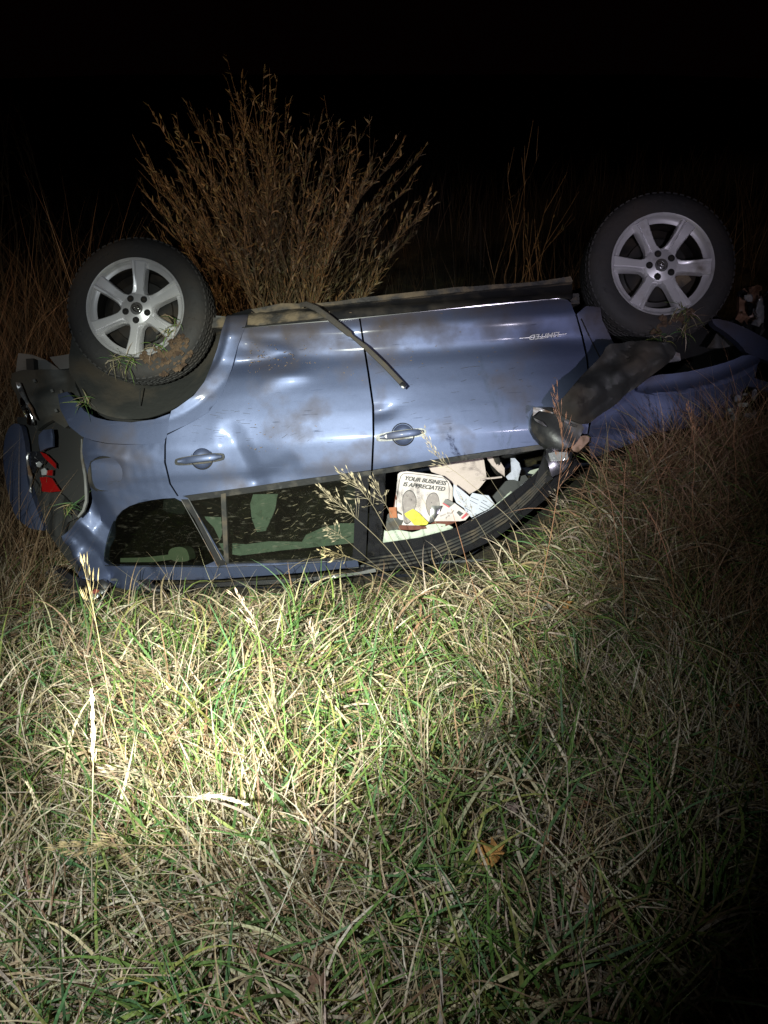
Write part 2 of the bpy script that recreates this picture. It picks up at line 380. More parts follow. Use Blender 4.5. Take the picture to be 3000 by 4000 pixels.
fd_skin = [(1409, 1243), (1700, 1214), (1950, 1190), (2178, 1167), (2225, 1172), (2247, 1226), (2270, 1310), (2290, 1399), (2300, 1500), (2306, 1620), (2290, 1722), (2132, 1733), (1900, 1764), (1715, 1792), (1457, 1835), (1463, 1700), (1461, 1582), (1443, 1457), (1421, 1321), (1411, 1262)]
fd_dis = addf(dent(1480, 1605, .085, .035, .022, -12), dent(1490, 1580, .05, .02, -.006, 0), fold((1690, 1678), (1760, 1674), .016, .006), dent(1650, 1330, .3, .02, .0, 0), dent(2130, 1320, .10, .03, .008, 0), wob(5, .0012, 7), dent(1900, 1500, .4, .2, .008))
plate("front_door", fd_skin, S, M['paint'], car, holes=[zpoly(1574, 1697, 40)], disp=fd_dis, res=.017)

def handle(cx, cy, x0, y0, x1, y1, lock):
    mb = MB(); c = Cc(cx, cy, S)
    prof = [(.0545, 0.002), (.051, -.004), (.045, -.018), (.03, -.028), (.012, -.032), (.0, -.033)]
    mb.lathe([(r, y+c[1]) for r, y in prof], 36, c[0], c[2]); cup = mb.build("handle_cup", M['paint'], car)
    mb = MB(); mb.lathe([(.051, c[1]+.001), (.053, c[1]+.004), (.056, c[1]+.001)], 36, c[0], c[2]); mb.build("cup_rim", M['black'], cup)
    a = Cc(x0, y0, S); b = Cc(x1, y1, S); n = 14; P = []; Rr = []
    for i in range(n+1):
        t = i/n; p = a+(b-a)*t; p = p+np.array([0, .006+.026*math.sin(math.pi*min(max(t*1.25-.2, 0), 1))**.5 if t > .16 else .010, 0]); P.append(p)
    V = []; F = []; k = 12
    for i, p in enumerate(P):
        t = i/n; rz = .0165*(max(.25, min(1, 6*t, 6*(1-t)))**.6); ry = .010
        for j in range(k):
            th = 2*math.pi*j/k; cc, ss = math.cos(th), math.sin(th)
            V.append((p[0]+0, p[1]+ry*np.sign(ss)*abs(ss)**.7, p[2]+rz*np.sign(cc)*abs(cc)**.7))
    for i in range(n):
        for j in range(k): F.append([i*k+j, i*k+(j+1) % k, (i+1)*k+(j+1) % k, (i+1)*k+j])
    F += [list(range(k)), [n*k+j for j in range(k)]]
    h = MB().add(V, F).build("door_handle", M['paint'], car)
    # gasket round the whole pull
    g = MB(); out = smooth_poly([(x0-8, y0-16), (x1, y1-19), (x1+12, y1), (x1, y1+19), (x0-8, y0+20), (x0-18, y0+2)], 2)
    plate("handle_gasket", out, S, M['black'], car, off=.0025, thick=.004, res=.05, step=30)
    if lock:
        l = Cc(x0+26, y0-3, S); q = MB(); q.lathe([(0, l[1]+.0215), (.008, l[1]+.0215), (.0095, l[1]+.0195), (.0095, l[1]+.01)], 20, l[0], l[2]); q.build("lock_cylinder", M['chrome'], h)
    s = Cc(x0+44, (y0*3+y1)/4, S); MB().box((s[0], s[1]+.019, s[2]), (.0016, .012, .034)).build("handle_seam", M['dark'], h)
handle(789, 1790, 698, 1803, 868, 1784, False)
handle(1574, 1697, 1484, 1709, 1655, 1687, True)

# rear quarter with crumpled tail end
qwin = smooth_poly([(404, 2206), (410, 2142), (430, 2067), (462, 2003), (520, 1968), (613, 1949), (706, 1944), (760, 2020), (812, 2125), (854, 2212), (620, 2210), (500, 2208)], 1)
q_out = [(322, 1706), (362, 1722), (422, 1734), (488, 1737), (560, 1735), (637, 1729), (646, 1706), (642, 1740), (641, 1806), (661, 1890), (692, 1938), (712, 1936), (735, 1946), (810, 2075), (885, 2203), (1200, 2196), (1396, 2185), (1402, 2213), (1222, 2234), (824, 2264), (533, 2266), (560, 2306), (500, 2304), (448, 2297), (405, 2268), (350, 2276), (300, 2262), (272, 2196), (258, 2150), (246, 2095), (280, 2055), (306, 2022), (326, 1985), (334, 1947), (338, 1910), (333, 1871), (320, 1830), (322, 1796), (314, 1752)]
def tent(p1, p2, wd, depth):
    a = Cc(*p1, S)[[0, 2]]; b = Cc(*p2, S)[[0, 2]]; L = np.linalg.norm(b-a); t = (b-a)/L
    def g(x, z):
        dx = np.asarray(x)-a[0]; dz = np.asarray(z)-a[1]; s = np.clip(dx*t[0]+dz*t[1], 0, L); ex = dx-s*t[0]; ez = dz-s*t[1]
        return depth*np.clip(1-np.sqrt(ex*ex+ez*ez)/wd, 0, 1)
    return g
qd = addf(tent((335, 1960), (425, 2110), .11, .050), tent((430, 2105), (404, 2260), .10, .055), tent((246, 2110), (400, 2290), .05, -.035), tent((300, 2030), (420, 2150), .07, -.030), tent((255, 2150), (330, 2270), .06, .05), tent((350, 2150), (395, 2235), .05, .03), fold((322, 1770), (480, 1790), .05, -.012),
          dent(300, 1950, .10, .4, .05), dent(405, 1850, .10, .09, .012, 0, 6), dent(560, 1800, .1, .05, -.006), wob(9, .002, 16), wob(99, .0015, 50, 5, True), lambda x, z: .02*np.clip((-x-.28)/.15, 0, 1)*np.sin(z*31+x*20)*np.clip((z-1.0)/.3, 0, 1))
plate("rear_quarter_panel", q_out, S, M['paint'], car, holes=[qwin, zpoly(405, 1850, 73, 24, 69)], disp=qd, res=.014)
plate("fuel_filler_door", smooth_poly([(345, 1800), (400, 1785), (470, 1786), (482, 1830), (478, 1905), (430, 1921), (372, 1915), (354, 1885), (350, 1830)], 2), S, M['paint'], car, off=-.016, disp=addf(fold((335, 1800), (480, 1815), .05, .01), wob(4, .002, 20)), res=.014)
_fd = smooth_poly([(345, 1800), (400, 1785), (470, 1786), (482, 1830), (478, 1905), (430, 1921), (372, 1915), (354, 1885), (350, 1830)], 2)
strip("filler_gap", _fd+[_fd[0]], -.015, .003, M['dark'])
plate("filler_recess", zpoly(405, 1850, 82, 24, 78), S, M['black'], car, off=-.030, res=.03)

# wheel-arch flares
arch_r = [(645, 1697), (734, 1657), (814, 1611), (868, 1539), (904, 1443), (928, 1352), (958, 1274), (972, 1226), (885, 1234), (867, 1286), (849, 1362), (828, 1421), (798, 1492), (756, 1546), (690, 1594), (669, 1605)]
def flare_y(cx, cz, r0, r1, h):
    def f(x, z):
        r = np.hypot(np.asarray(x)-cx, np.asarray(z)-cz); t = np.clip((r1-r)/(r1-r0), 0, 1)
        return S(x, z)+.004+h*np.sin(np.clip(t*1.9, 0, math.pi/2))-.06*np.clip(t-.7, 0, 1)
    return f
WR = Cc(548, 1222, .85); WF = Cc(2592, 1052, .85)
fyR = flare_y(WR[0]-.01, WR[2]+.02, .44, .535, .020)
plate("wheel_arch_flare", arch_r, fyR, M['paint'], car, thick=.035, res=.012)
arch_q = [(651, 1705), (637, 1729), (560, 1735), (488, 1735), (422, 1732), (362, 1720), (318, 1704), (270, 1665), (236, 1600), (225, 1540), (262, 1530), (290, 1560), (330, 1606), (370, 1630), (422, 1643), (512, 1650), (603, 1638), (664, 1616)]
plate("wheel_arch_flare", arch_q, flare_y(WR[0]-.01, WR[2]+.02, .42, .52, .018), M['paint'], car, thick=.035, res=.012, disp=wob(2, .003, 14))
# sill below the doors, bright lower edge, muddy underside lip
plate("sill", [(885, 1232), (972, 1205), (1100, 1197), (1160, 1192), (1500, 1160), (1900, 1124), (2120, 1102), (2235, 1095), (2240, 1160), (2225, 1170), (2178, 1163), (1950, 1186), (1700, 1210), (1401, 1240), (1288, 1251), (957, 1277), (880, 1284)], S, M['black'], car, disp=addf(wob(6, .004, 12), dent(1060, 1235, .2, .02, .012)), off=-.006, res=.016, thick=.03)
strip("sill_edge_strip", [(884, 1286), (960, 1281), (1288, 1254), (1401, 1243), (1700, 1213), (1950, 1188), (2178, 1167), (2215, 1170), (2228, 1180)], .005, .0032, M['chrome'])
plate("sill_lip", [(980, 1208), (1100, 1186), (1250, 1184), (1500, 1152), (1800, 1120), (2080, 1102), (2230, 1078), (2240, 1098), (2120, 1112), (1800, 1140), (1500, 1172), (1160, 1205), (1000, 1224)], .80, M['under'], car, disp=wob(12, .01, 22), thick=.12, res=.02)
# rear dent on the sill: torn lower corner
plate("sill_scrape", [(970, 1228), (1040, 1206), (1110, 1205), (1180, 1212), (1290, 1218), (1290, 1240), (1120, 1258), (1010, 1272), (968, 1270)], S, M['under'], car, off=.002, disp=wob(7, .010, 40, 6, True), res=.012)

# belt trims, pillars
plate("belt_trim", [(699, 1940), (901, 1912), (1129, 1879), (1449, 1838), (1450, 1858), (1392, 1866), (1129, 1904), (901, 1936), (733, 1958), (706, 1952)], S, M['black'], car, off=-.004, thick=.02)
plate("belt_trim", [(1456, 1837), (1715, 1793), (1900, 1766), (2132, 1734), (2136, 1752), (1900, 1786), (1715, 1812), (1508, 1848), (1457, 1856)], S, M['black'], car, off=-.004, thick=.02)
plate("rear_pillar_trim", [(706, 1950), (737, 1950), (760, 1990), (815, 2090), (868, 2180), (890, 2206), (852, 2212), (812, 2130), (760, 2026)], S, M['black'], car, off=.004, thick=.02)
strip("pillar_bead", [(738, 1948), (800, 2062), (866, 2186)], .008, .0022, M['steel'])
strip("pillar_bead", [(708, 1950), (780, 2078), (852, 2213)], .006, .0018, M['steel'])
plate("centre_pillar_trim", [(1388, 1866), (1441, 1857), (1436, 2010), (1428, 2190), (1375, 2196), (1381, 2120), (1386, 1980)], S, M['gloss'], car, off=-.004, thick=.025)
plate("centre_pillar_trim", [(1449, 1856), (1506, 1848), (1500, 1980), (1486, 2122), (1480, 2170), (1434, 2185), (1443, 2010)], S, M['gloss'], car, off=-.004, thick=.025)
div = plate("window_divider", [(862, 1930), (881, 1926), (886, 2060), (893, 2200), (876, 2202), (868, 2060)], S, M['rubber'], car, off=-.002, thick=.02, disp=wob(33, .003, 60))
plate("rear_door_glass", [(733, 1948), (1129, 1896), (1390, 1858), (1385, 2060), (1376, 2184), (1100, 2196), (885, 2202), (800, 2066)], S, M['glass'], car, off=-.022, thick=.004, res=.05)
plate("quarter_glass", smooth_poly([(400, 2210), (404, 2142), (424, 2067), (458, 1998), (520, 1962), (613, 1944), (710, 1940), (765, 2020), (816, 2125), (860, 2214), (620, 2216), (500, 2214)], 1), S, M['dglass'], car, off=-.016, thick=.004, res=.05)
strip("window_bead", [(412, 2209), (500, 2210), (620, 2212), (853, 2215), (1100, 2206), (1315, 2192), (1420, 2184)], .004, .0026, M['chrome'])
plate("window_sill_trim", [(862, 2200), (1100, 2188), (1378, 2176), (1400, 2186), (1315, 2190), (1100, 2204), (870, 2211)], S, M['black'], car, off=-.004, thick=.02)

# front window frame: curved rubber ridges down to the windscreen pillar
ridge = [(1436, 2196), (1560, 2180), (1700, 2150), (1850, 2085), (1980, 2005), (2080, 1915), (2136, 1850)]
plate("front_window_frame", [(1430, 2188), (1486, 2122), (1637, 2100), (1782, 2062), (1927, 1985), (2071, 1869), (2113, 1829), (2136, 1742), (2162, 1770), (2172, 1840), (2150, 1885), (2071, 1971), (1927, 2080), (1734, 2168), (1560, 2204), (1420, 2216)], S, M['gloss'], car, off=-.01, thick=.04, res=.02)
for k, (o_, wd) in enumerate(((0, .006), (16, .005), (-14, .005), (32, .006))):
    strip("frame_ridge", [(x-o_*.25, y+o_) for x, y in ridge], .004, wd, M['rubber'])
strip("door_glass_edge", [(2071, 1944), (2110, 1908), (2159, 1869)], .004, .003, M['chrome'])  # chrome line stands in for a highlight along the windscreen pillar
plate("windscreen_pillar", [(1400, 2216), (1560, 2205), (1734, 2168), (1927, 2080), (2071, 1972), (2150, 1886), (2215, 1800), (2260, 1790), (2240, 1850), (2162, 1925), (2071, 2000), (1927, 2110), (1760, 2185), (1600, 2222), (1430, 2240)], lambda x, z: S(x, z)-.02, M['gloss'], car, thick=.06, disp=wob(15, .003, 10))  # body-blue pillar; its shade is painted as gloss black
# roof
def roofy(z0): return z0
rv = []; nx, ny = 40, 16
for i in range(nx+1):
    x = -.42+i/nx*2.15
    for j in range(ny+1):
        y = .63-1.20*j/ny; z = 1.592+.06*math.sin(math.pi*min(1, (j/ny)*1.0+.02))**.6-.05*math.exp(-((x-.9)/.5)**2)*(j/ny)
        z -= .10*max(0, (j/ny-.55))+.02*math.sin(7*x+3*j/ny); z -= max(0, x-1.2)**2*.5+max(0, -x-.1)**2*.3
        rv.append((x, y-.03*max(0, x-1), z))
mesh("roof_panel", rv, [[i*(ny+1)+j, i*(ny+1)+j+1, (i+1)*(ny+1)+j+1, (i+1)*(ny+1)+j] for i in range(nx) for j in range(ny)], M['paint'], car)
rr = [(533, 2268), (560, 2306), (700, 2300), (1063, 2282), (1222, 2268), (1400, 2246), (1470, 2234), (1465, 2220), (1405, 2234), (1222, 2254), (1063, 2265), (700, 2284), (600, 2286), (575, 2262)]
plate("roof_rail", rr, lambda x, z: .655+0*np.asarray(x), M['gloss'], car, thick=.03, res=.02)
strip("rail_end_cap", [(540, 2268), (560, 2280), (585, 2300), (640, 2306)], .02, .006, M['steel'], surf=.655)

# ---- wheels
def wheel(cx, cz, yface, phase, nutphase, R=.351, far=False):
    wroot = bpy.data.objects.new("wheel", None); COL.objects.link(wroot); wroot.parent = car; wroot.location = (cx, yface, cz)
    # tyre
    mb = MB(); prof = [(.232, -.012), (.240, -.004), (.250, .000), (.272, .006), (.300, .006), (.322, -.002), (.338, -.016), (.348, -.034), (.351, -.05)]
    for g in (-.075, -.115, -.155): prof += [(.351, g+.008), (.343, g+.006), (.343, g-.006), (.351, g-.008)]
    prof += [(.351, -.180), (.346, -.198), (.330, -.220), (.300, -.232), (.24, -.226), (.225, -.215)]
    mb.lathe(prof, 96); ty = mb.build("tyre", M['tyre'], wroot, angle=50)
    lug = MB()
    for i in range(66):
        a = 2*math.pi*i/66
        for yy, r in ((-.030, .3425), (-.060, .3495), (-.097, .3495), (-.135, .3495), (-.180, .347)):
            a2 = a+(.02 if yy < -.1 else 0); c = (r*math.cos(a2), yy, r*math.sin(a2)); Rm = Matrix.Rotation(-a2, 3, 'Y')
            lug.box(c, (.007, .022 if yy not in (-.030,) else .026, .021), Rm)
    tr = lug.build("tread_blocks", M['tyre'], ty, smooth=False); tr["kind"] = "stuff"
    if far: return wroot
    let = MB()
    for i in range(26):                     # raised sidewall blocks
        a = 2*math.pi*i/26+.1*math.sin(i*3); c = (.293*math.cos(a), .0065, .293*math.sin(a)); let.box(c, (.012, .003, .010+.006*(i % 3)), Matrix.Rotation(-a, 3, 'Y'))
    s2 = let.build("sidewall_marks", M['tyre'], ty, smooth=False); s2["kind"] = "stuff"
    # rim
    mb = MB(); mb.lathe([(.212, -.20), (.206, -.10), (.200, -.05), (.2025, -.036), (.2135, -.0265)], 72); mb.build("rim_barrel", M['alloyd'], wroot, angle=60)
    mb = MB(); mb.lathe([(.2025, -.034), (.214, -.026), (.2265, -.020), (.2285, -.008), (.2340, -.0015), (.2395, .0035), (.2410, .0045), (.2425, .001), (.238, -.008)], 96)
    rim = mb.build("rim", M['alloy'], wroot, angle=60)
    mb = MB(); mb.lathe([(.0, -.105), (.06, -.105), (.15, -.100), (.155, -.112), (.203, -.13)], 48); mb.build("brake_disc", M['alloyd'], wroot)
    mb = MB(); mb.box((.10, -.085, .07), (.10, .04, .06), Matrix.Rotation(.6, 3, 'Y')); mb.build("brake_caliper", M['under'], wroot, bevel=.008)
    # hub
    mb = MB(); mb.lathe([(0, -.018), (.034, -.018), (.037, -.020), (.070, -.020), (.082, -.028), (.088, -.045), (.085, -.08), (0, -.08)], 60); hub = mb.build("hub", M['alloy'], wroot, angle=50)
    for k in range(6):
        a = phase+k*math.pi/3; V = []; F = []; st = [(.062, .030, -.022), (.095, .025, -.022), (.13, .0245, -.018), (.165, .027, -.012), (.200, .031, -.006), (.226, .034, -.003)]
        ca, sa = math.cos(a), math.sin(a)
        for i, (r, hw, y) in enumerate(st):
            t = i/(len(st)-1)
            cs = [(-hw-.006, y-.045), (-hw-.002, y-.006), (-hw+.003, y), (hw*.35, y+.0005), (hw*.42, y-.006), (hw*.72, y-.005+.010*t), (hw+.001, y-.003+.008*t), (hw+.007, y-.010), (hw+.008, y-.045)]
            if i == 0: cs = [(u*1.25, v_-(.012 if j not in (2, 3) else 0)) for j, (u, v_) in enumerate(cs)]
            for u, v_ in cs: V.append((r*ca-u*-sa*-1*1.0 if False else r*ca+u*sa, v_, r*sa-u*ca))
        n = 9
        for i in range(len(st)-1):
            for j in range(n-1): F.append([i*n+j, i*n+j+1, (i+1)*n+j+1, (i+1)*n+j])
            F.append([i*n+n-1, i*n, (i+1)*n, (i+1)*n+n-1])
        F += [list(range(n)), [(len(st)-1)*n+j for j in range(n)]]
        MB().add(V, F).build("spoke", M['alloy'], rim, angle=28)
    for k in range(5):
        a = nutphase+k*2*math.pi/5; c = (.0565*math.cos(a), .0565*math.sin(a)); q = MB()
        q.lathe([(.0165, -.0195), (.0160, -.0172), (.013, -.0168), (0, -.0166)], 24, c[0], c[1]); q.build("lug_recess", M['dark'], hub)  # dark disc proud of the hub paints the recess shade
        q = MB(); q.lathe([(0, -.010), (.006, -.0105), (.0090, -.013), (.0095, -.018)], 6, c[0], c[1]); q.build("lug_nut", M['alloyd'], hub, smooth=False)
    q = MB(); q.lathe([(0, -.0145), (.024, -.0150), (.030, -.0165), (.0325, -.021)], 40); cap = q.build("centre_cap", M['grey'], hub)
    def ring(rx, rz, cz_, ang):
        P = []
        for i in range(33):
            t = 2*math.pi*i/32; P.append((rx*math.cos(t), -.0135, cz_+rz*math.sin(t)))
        V, F = tube(P, .0014, 6, False); R_ = Matrix.Rotation(ang, 3, 'Y'); return [R_ @ Vector(v) for v in V], F
    em = MB()
    for rx, rz, cz_ in ((.023, .0155, 0), (.0085, .0150, 0), (.0175, .0062, .0075)): em.add(*ring(rx, rz, cz_, nutphase))
    em.build("badge", M['chrome'], cap)
    return wroot
# pixel-space angles of a spoke: image +x -> car +x, image down -> car +z
HR = Cc(528, 1201, .90); HF = Cc(2589, 1031, .90)
wr = wheel(HR[0], HR[2], .90, math.radians(-22), math.radians(-47))
wf = wheel(HF[0], HF[2], .90, math.radians(6), math.radians(-32))
wheel(HR[0], HR[2]+.02, -.67, 0, 0, far=True); wheel(HF[0], HF[2]+.02, -.67, 0, 0, far=True)
# caked mud on the lower shoulder of the rear tyre
def mudcake(pts, seed, parentwheel):
    mb = MB(); r = random.Random(seed)
    for px, py, rad, yo in pts:
        c = Cc(px, py, yo+.012); rad *= 1.5
        for _ in range(16):
            d = np.array([r.uniform(-1, 1), r.uniform(-.35, .35), r.uniform(-1, 1)])*rad*.75; q = c+d-np.array(parentwheel.location); s = rad*r.uniform(.25, .5)
            V = [q+s*np.array([a, b*.5, c_])*r.uniform(.7, 1.2) for a, b, c_ in ((1, 0, 0), (-1, 0, 0), (0, 1, 0), (0, -1, 0), (0, 0, 1), (0, 0, -1), )]
            mb.add(V, [[0, 2, 4], [2, 1, 4], [1, 3, 4], [3, 0, 4], [2, 0, 5], [1, 2, 5], [3, 1, 5], [0, 3, 5]])
    o = mb.build("caked_mud", M['mud'], parentwheel, smooth=False); o["kind"] = "stuff"; return o
mudcake([(560, 1395, .022, .895), (600, 1420, .026, .89), (650, 1400, .026, .895), (690, 1370, .026, .9), (715, 1330, .022, .9), (640, 1450, .022, .87), (700, 1420, .024, .87), (735, 1380, .018, .87), (580, 1450, .02, .87), (680, 1340, .02, .903), (620, 1375, .02, .903)], 3, wr)
mudcake([(2600, 1250, .02, .9), (2650, 1240, .02, .9), (2560, 1285, .018, .895), (2690, 1225, .018, .9)], 4, wf)

# wheel housings
plate("wheel_liner", smooth_poly([(262, 1440), (300, 1500), (330, 1570), (370, 1605), (440, 1632), (520, 1640), (600, 1630), (690, 1592), (760, 1540), (810, 1480), (835, 1420), (870, 1330), (900, 1250), (840, 1240), (700, 1120), (400, 1120), (290, 1250)], 1), lambda x, z: .80-.9*np.clip(.52-np.hypot(np.asarray(x)-WR[0], np.asarray(z)-WR[2]), 0, .5)*1.1, M['liner'], car, thick=.02, res=.03, disp=wob(21, .006, 20))
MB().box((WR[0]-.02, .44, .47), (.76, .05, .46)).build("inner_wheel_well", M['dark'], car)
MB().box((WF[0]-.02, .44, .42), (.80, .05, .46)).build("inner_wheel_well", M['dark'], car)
strip("liner_clip_line", [(545, 1585), (548, 1515)], .0, .003, M['dark'], surf=.80)

# underbody, floor, far side, interior lining
mb = MB(); mb.box((1.30, 0, .27), (1.9, 1.56, .05)).box((1.3, .35, .235), (1.8, .10, .05)).box((1.3, -.35, .235), (1.8, .10, .05)).box((-.22, 0, .42), (.5, 1.0, .05)); mb.build("floor_pan", M['under'], car)
mb = MB(); mb.tube([(2.4, .05, .21), (1.2, .0, .20), (.3, .1, .22), (-.2, -.2, .25)], .035).tube([(-.35, -.45, .30), (-.35, .35, .30)], .09, 14); mb.build("exhaust", M['steel'], car)
fv = []; nx, nz = 36, 24
for i in range(nx+1):
    for j in range(nz+1):
        x = -.85+i/nx*4.1; z = .24+j/nz*1.36; z2 = z if x < 1.9 else .24+(z-.24)*max(.55, 1-(x-1.9)*.5); fv.append((x, -float(S(x, z2))-.0, z2))
fm = mesh("far_side_panels", fv, [[i*(nz+1)+j, i*(nz+1)+j+1, (i+1)*(nz+1)+j+1, (i+1)*(nz+1)+j] for i in range(nx) for j in range(nz) if not (j > 14 and 6 < i < 30)], M['paint'], car)
mb = MB(); mb.box((.9, .0, 1.545), (2.3, 1.14, .012)); mb.build("headliner", M['inner'], car)
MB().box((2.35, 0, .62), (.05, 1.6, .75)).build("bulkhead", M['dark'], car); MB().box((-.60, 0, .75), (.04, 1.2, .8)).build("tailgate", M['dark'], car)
def seat(x):
    mb = MB(); s = MB(); s.box((x, .36, .66), (.50, .50, .16)); st = s.build("seat", M['inner'], car, bevel=.04)
    s = MB(); s.box((x-.30, .36, .98), (.16, .50, .58), Matrix.Rotation(-.25, 3, 'Y')); s.build("seat_back", M['inner'], st, bevel=.05)
seat(1.45)
s = MB(); s.box((.45, 0, .66), (.5, 1.2, .16)); s.build("rear_bench", M['inner'], car, bevel=.04)
s = MB(); s.box((.18, 0, .95), (.14, 1.2, .55), Matrix.Rotation(-.25, 3, 'Y')); s.build("bench_back", M['inner'], car, bevel=.04)
# pale headrest and belt seen through the quarter glass
hp = smooth_poly([(660, 2140), (725, 2134), (742, 2180), (736, 2192), (690, 2196), (655, 2180)], 2)
plate("headrest", hp, .50, M['head'], car, thick=.12, res=.03, disp=wob(8, .004, 30))
plate("headrest_strap", [(470, 2180), (560, 2178), (662, 2166), (668, 2186), (600, 2196), (470, 2196)], .48, M['head'], car, thick=.04)
# airbag cloth behind the rear door glass
plate("side_airbag", [(990, 1931), (1086, 1929), (1075, 1990), (1040, 2073), (1005, 2078), (985, 2030), (978, 1966)], .58, M['cloth'], car, disp=wob(11, .016, 60, 7, True), thick=.01)
plate("side_airbag", [(795, 2017), (865, 2020), (868, 2085), (860, 2110), (835, 2060)], .56, M['cloth'], car, disp=wob(13, .012, 70, 6, True), thick=.01)
plate("curtain_airbag", [(856, 2122), (895, 2121), (960, 2126), (1050, 2114), (1180, 2116), (1195, 2090), (1260, 2060), (1330, 2044), (1388, 2044), (1388, 2120), (1200, 2140), (1100, 2150), (940, 2170), (890, 2162), (870, 2150)], .55, M['cloth'], car, disp=wob(14, .016, 60, 7, True), thick=.012, res=.014)
def g2(x, y): return (1300+.4822*x, 1650+.4822*y)
def G(pts): return [g2(*p) for p in pts]
plate("steering_airbag", G([(775, 355), (1220, 285), (1245, 460), (1180, 540), (1080, 595), (960, 485), (890, 430), (800, 400)]), .48, M['pinkc'], car, disp=addf(wob(16, .03, 9), wob(17, .010, 45, 6, True)), thick=.02, res=.014)
plate("curtain_airbag", G([(392, 850), (430, 880), (520, 868), (640, 890), (700, 875), (770, 828), (850, 820), (930, 825), (975, 850), (900, 885), (820, 905), (700, 935), (540, 965), (383, 975)]), .62, M['cloth'], car, disp=wob(18, .02, 55, 7, True), thick=.012, res=.012)
plate("curtain_airbag", G([(1255, 718), (1350, 640), (1440, 556), (1484, 582), (1400, 640), (1320, 690)]), .66, M['cloth'], car, disp=wob(19, .01, 70, 5, True), thick=.01, res=.012)
plate("curtain_airbag", [(2062, 1848), (2072, 1838), (2108, 1828), (2111, 1838), (2082, 1852)], .70, M['cloth'], car, disp=wob(20, .008, 40), thick=.01, res=.012)
plate("wheel_cover_cloth", G([(1240, 282), (1300, 272), (1350, 310), (1390, 372), (1392, 440), (1340, 400), (1290, 350)]), .50, M['pinkc'], car, disp=wob(22, .012, 70, 5, True), thick=.01, res=.012)
plate("wheel_cover_cloth", G([(1440, 290), (1475, 290), (1510, 330), (1525, 380), (1498, 475), (1470, 465), (1420, 465), (1400, 440), (1445, 400)]), .58, M['paper2'], car, disp=wob(23, .012, 70, 5, True), thick=.01, res=.012)
strip("airbag_tether", G([(1195, 465), (1240, 455), (1310, 450), (1370, 442)]), 0, .005, M['pinkc'], surf=.60)
plate("dash_panel", G([(1262, 640), (1330, 560), (1400, 478), (1470, 450), (1560, 425), (1590, 470), (1480, 560), (1300, 690)]), .50, M['inner'], car, thick=.04)
# steering wheel (dark ring behind the airbag)
MB().tube([(1.80+.17*math.cos(t)*.35, .36+.19*math.sin(t), .92+.17*math.cos(t)) for t in np.linspace(0, 2*math.pi, 33)], .016).build("steering_wheel", M['rubber'], car)
MB().box((1.98, 0, .86), (.30, 1.35, .26), Matrix.Rotation(.2, 3, 'Y')).build("dashboard", M['inner'], car, bevel=.04)

# ---- tail end wreckage
def m2(x, y): return (.3014*x, 1600+.3014*y)
def Mx(p): return [m2(*q) for q in p]
def tail_y(x, z): return .86-.9*np.clip(-.36-np.asarray(x), 0, 2)**1.15
plate("rear_bumper_cover", smooth_poly(Mx([(170, 175), (270, 190), (300, 320), (330, 480), (335, 700), (350, 900), (380, 1020), (430, 1150), (500, 1350), (590, 1570), (490, 1560), (400, 1545), (290, 1470), (200, 1380), (120, 1150), (80, 950), (45, 700), (50, 450), (90, 270)]), 1), lambda x, z: .70-.9*np.clip(np.abs(np.asarray(x)+.52),0,.4)**2+.05*np.sin(np.asarray(z)*3), M['paint'], car, thick=.05, res=.02, disp=wob(24, .006, 10))
plate("tail_cavity", Mx([(230, 100), (1080, 100), (1090, 600), (1130, 1000), (1100, 1250), (1050, 1420), (1000, 2100), (820, 1900), (640, 1640), (500, 1400), (330, 900), (290, 400)]), .60, M['dark'], car, thick=.03, disp=wob(25, .02, 12))  # dark sheet painted in for the shaded void at the tail
plate("body_flange", Mx([(500, 330), (560, 265), (690, 255), (705, 340), (690, 480), (600, 500), (520, 540), (498, 430)]), lambda x, z: .78-2*np.clip(np.abs(np.asarray(x)+.42),0,.2)**2, M['paint'], car, disp=dent(196, 1690, .03, .06, -.02), thick=.02, res=.008)
plate("torn_edge", Mx([(1045, 380), (1062, 380), (1075, 660), (1112, 830), (1128, 1050), (1125, 1200), (1085, 1320), (1020, 1400), (1005, 1385), (1065, 1300), (1098, 1180), (1100, 1000), (1085, 850), (1050, 650)]), .85, M['grey'], car, disp=wob(26, .008, 60), thick=.015, res=.01)
lamp = plate("tail_lamp", Mx([(365, 545), (450, 540), (540, 545), (590, 590), (600, 640), (560, 700), (470, 760), (440, 820), (395, 825), (350, 720), (335, 620)]), .66, M['gloss'], car, disp=wob(27, .012, 50, 5, True), thick=.03, res=.008)
plate("red_lens", Mx([(520, 545), (600, 580), (660, 640), (718, 700), (720, 765), (690, 740), (640, 690), (560, 610)]), .70, M['red'], lamp, disp=wob(28, .006, 60), thick=.01, res=.008)
plate("red_lens", Mx([(515, 880), (600, 870), (670, 890), (720, 970), (780, 1058), (640, 1072), (545, 1060), (540, 960)]), .69, M['red'], lamp, disp=wob(29, .006, 40), thick=.01, res=.008)
plate("red_lens", Mx([(605, 790), (680, 780), (675, 855), (600, 850)]), .695, M['red'], lamp, thick=.01, res=.01)
plate("clear_lens", Mx([(455, 690), (500, 670), (540, 700), (520, 750), (480, 740)]), .70, M['clear'], lamp, disp=wob(30, .01, 80), thick=.008, res=.006)
plate("clear_lens", Mx([(530, 780), (580, 757), (610, 790), (600, 845), (545, 850)]), .70, M['clear'], lamp, disp=wob(31, .01, 80), thick=.008, res=.006)
plate("lamp_frame", Mx([(335, 620), (355, 560), (368, 560), (360, 660), (385, 770), (420, 860), (400, 1000), (405, 1080), (385, 1060), (380, 900), (350, 740)]), .71, M['steel'], lamp, disp=wob(32, .008, 70), thick=.008, res=.008)
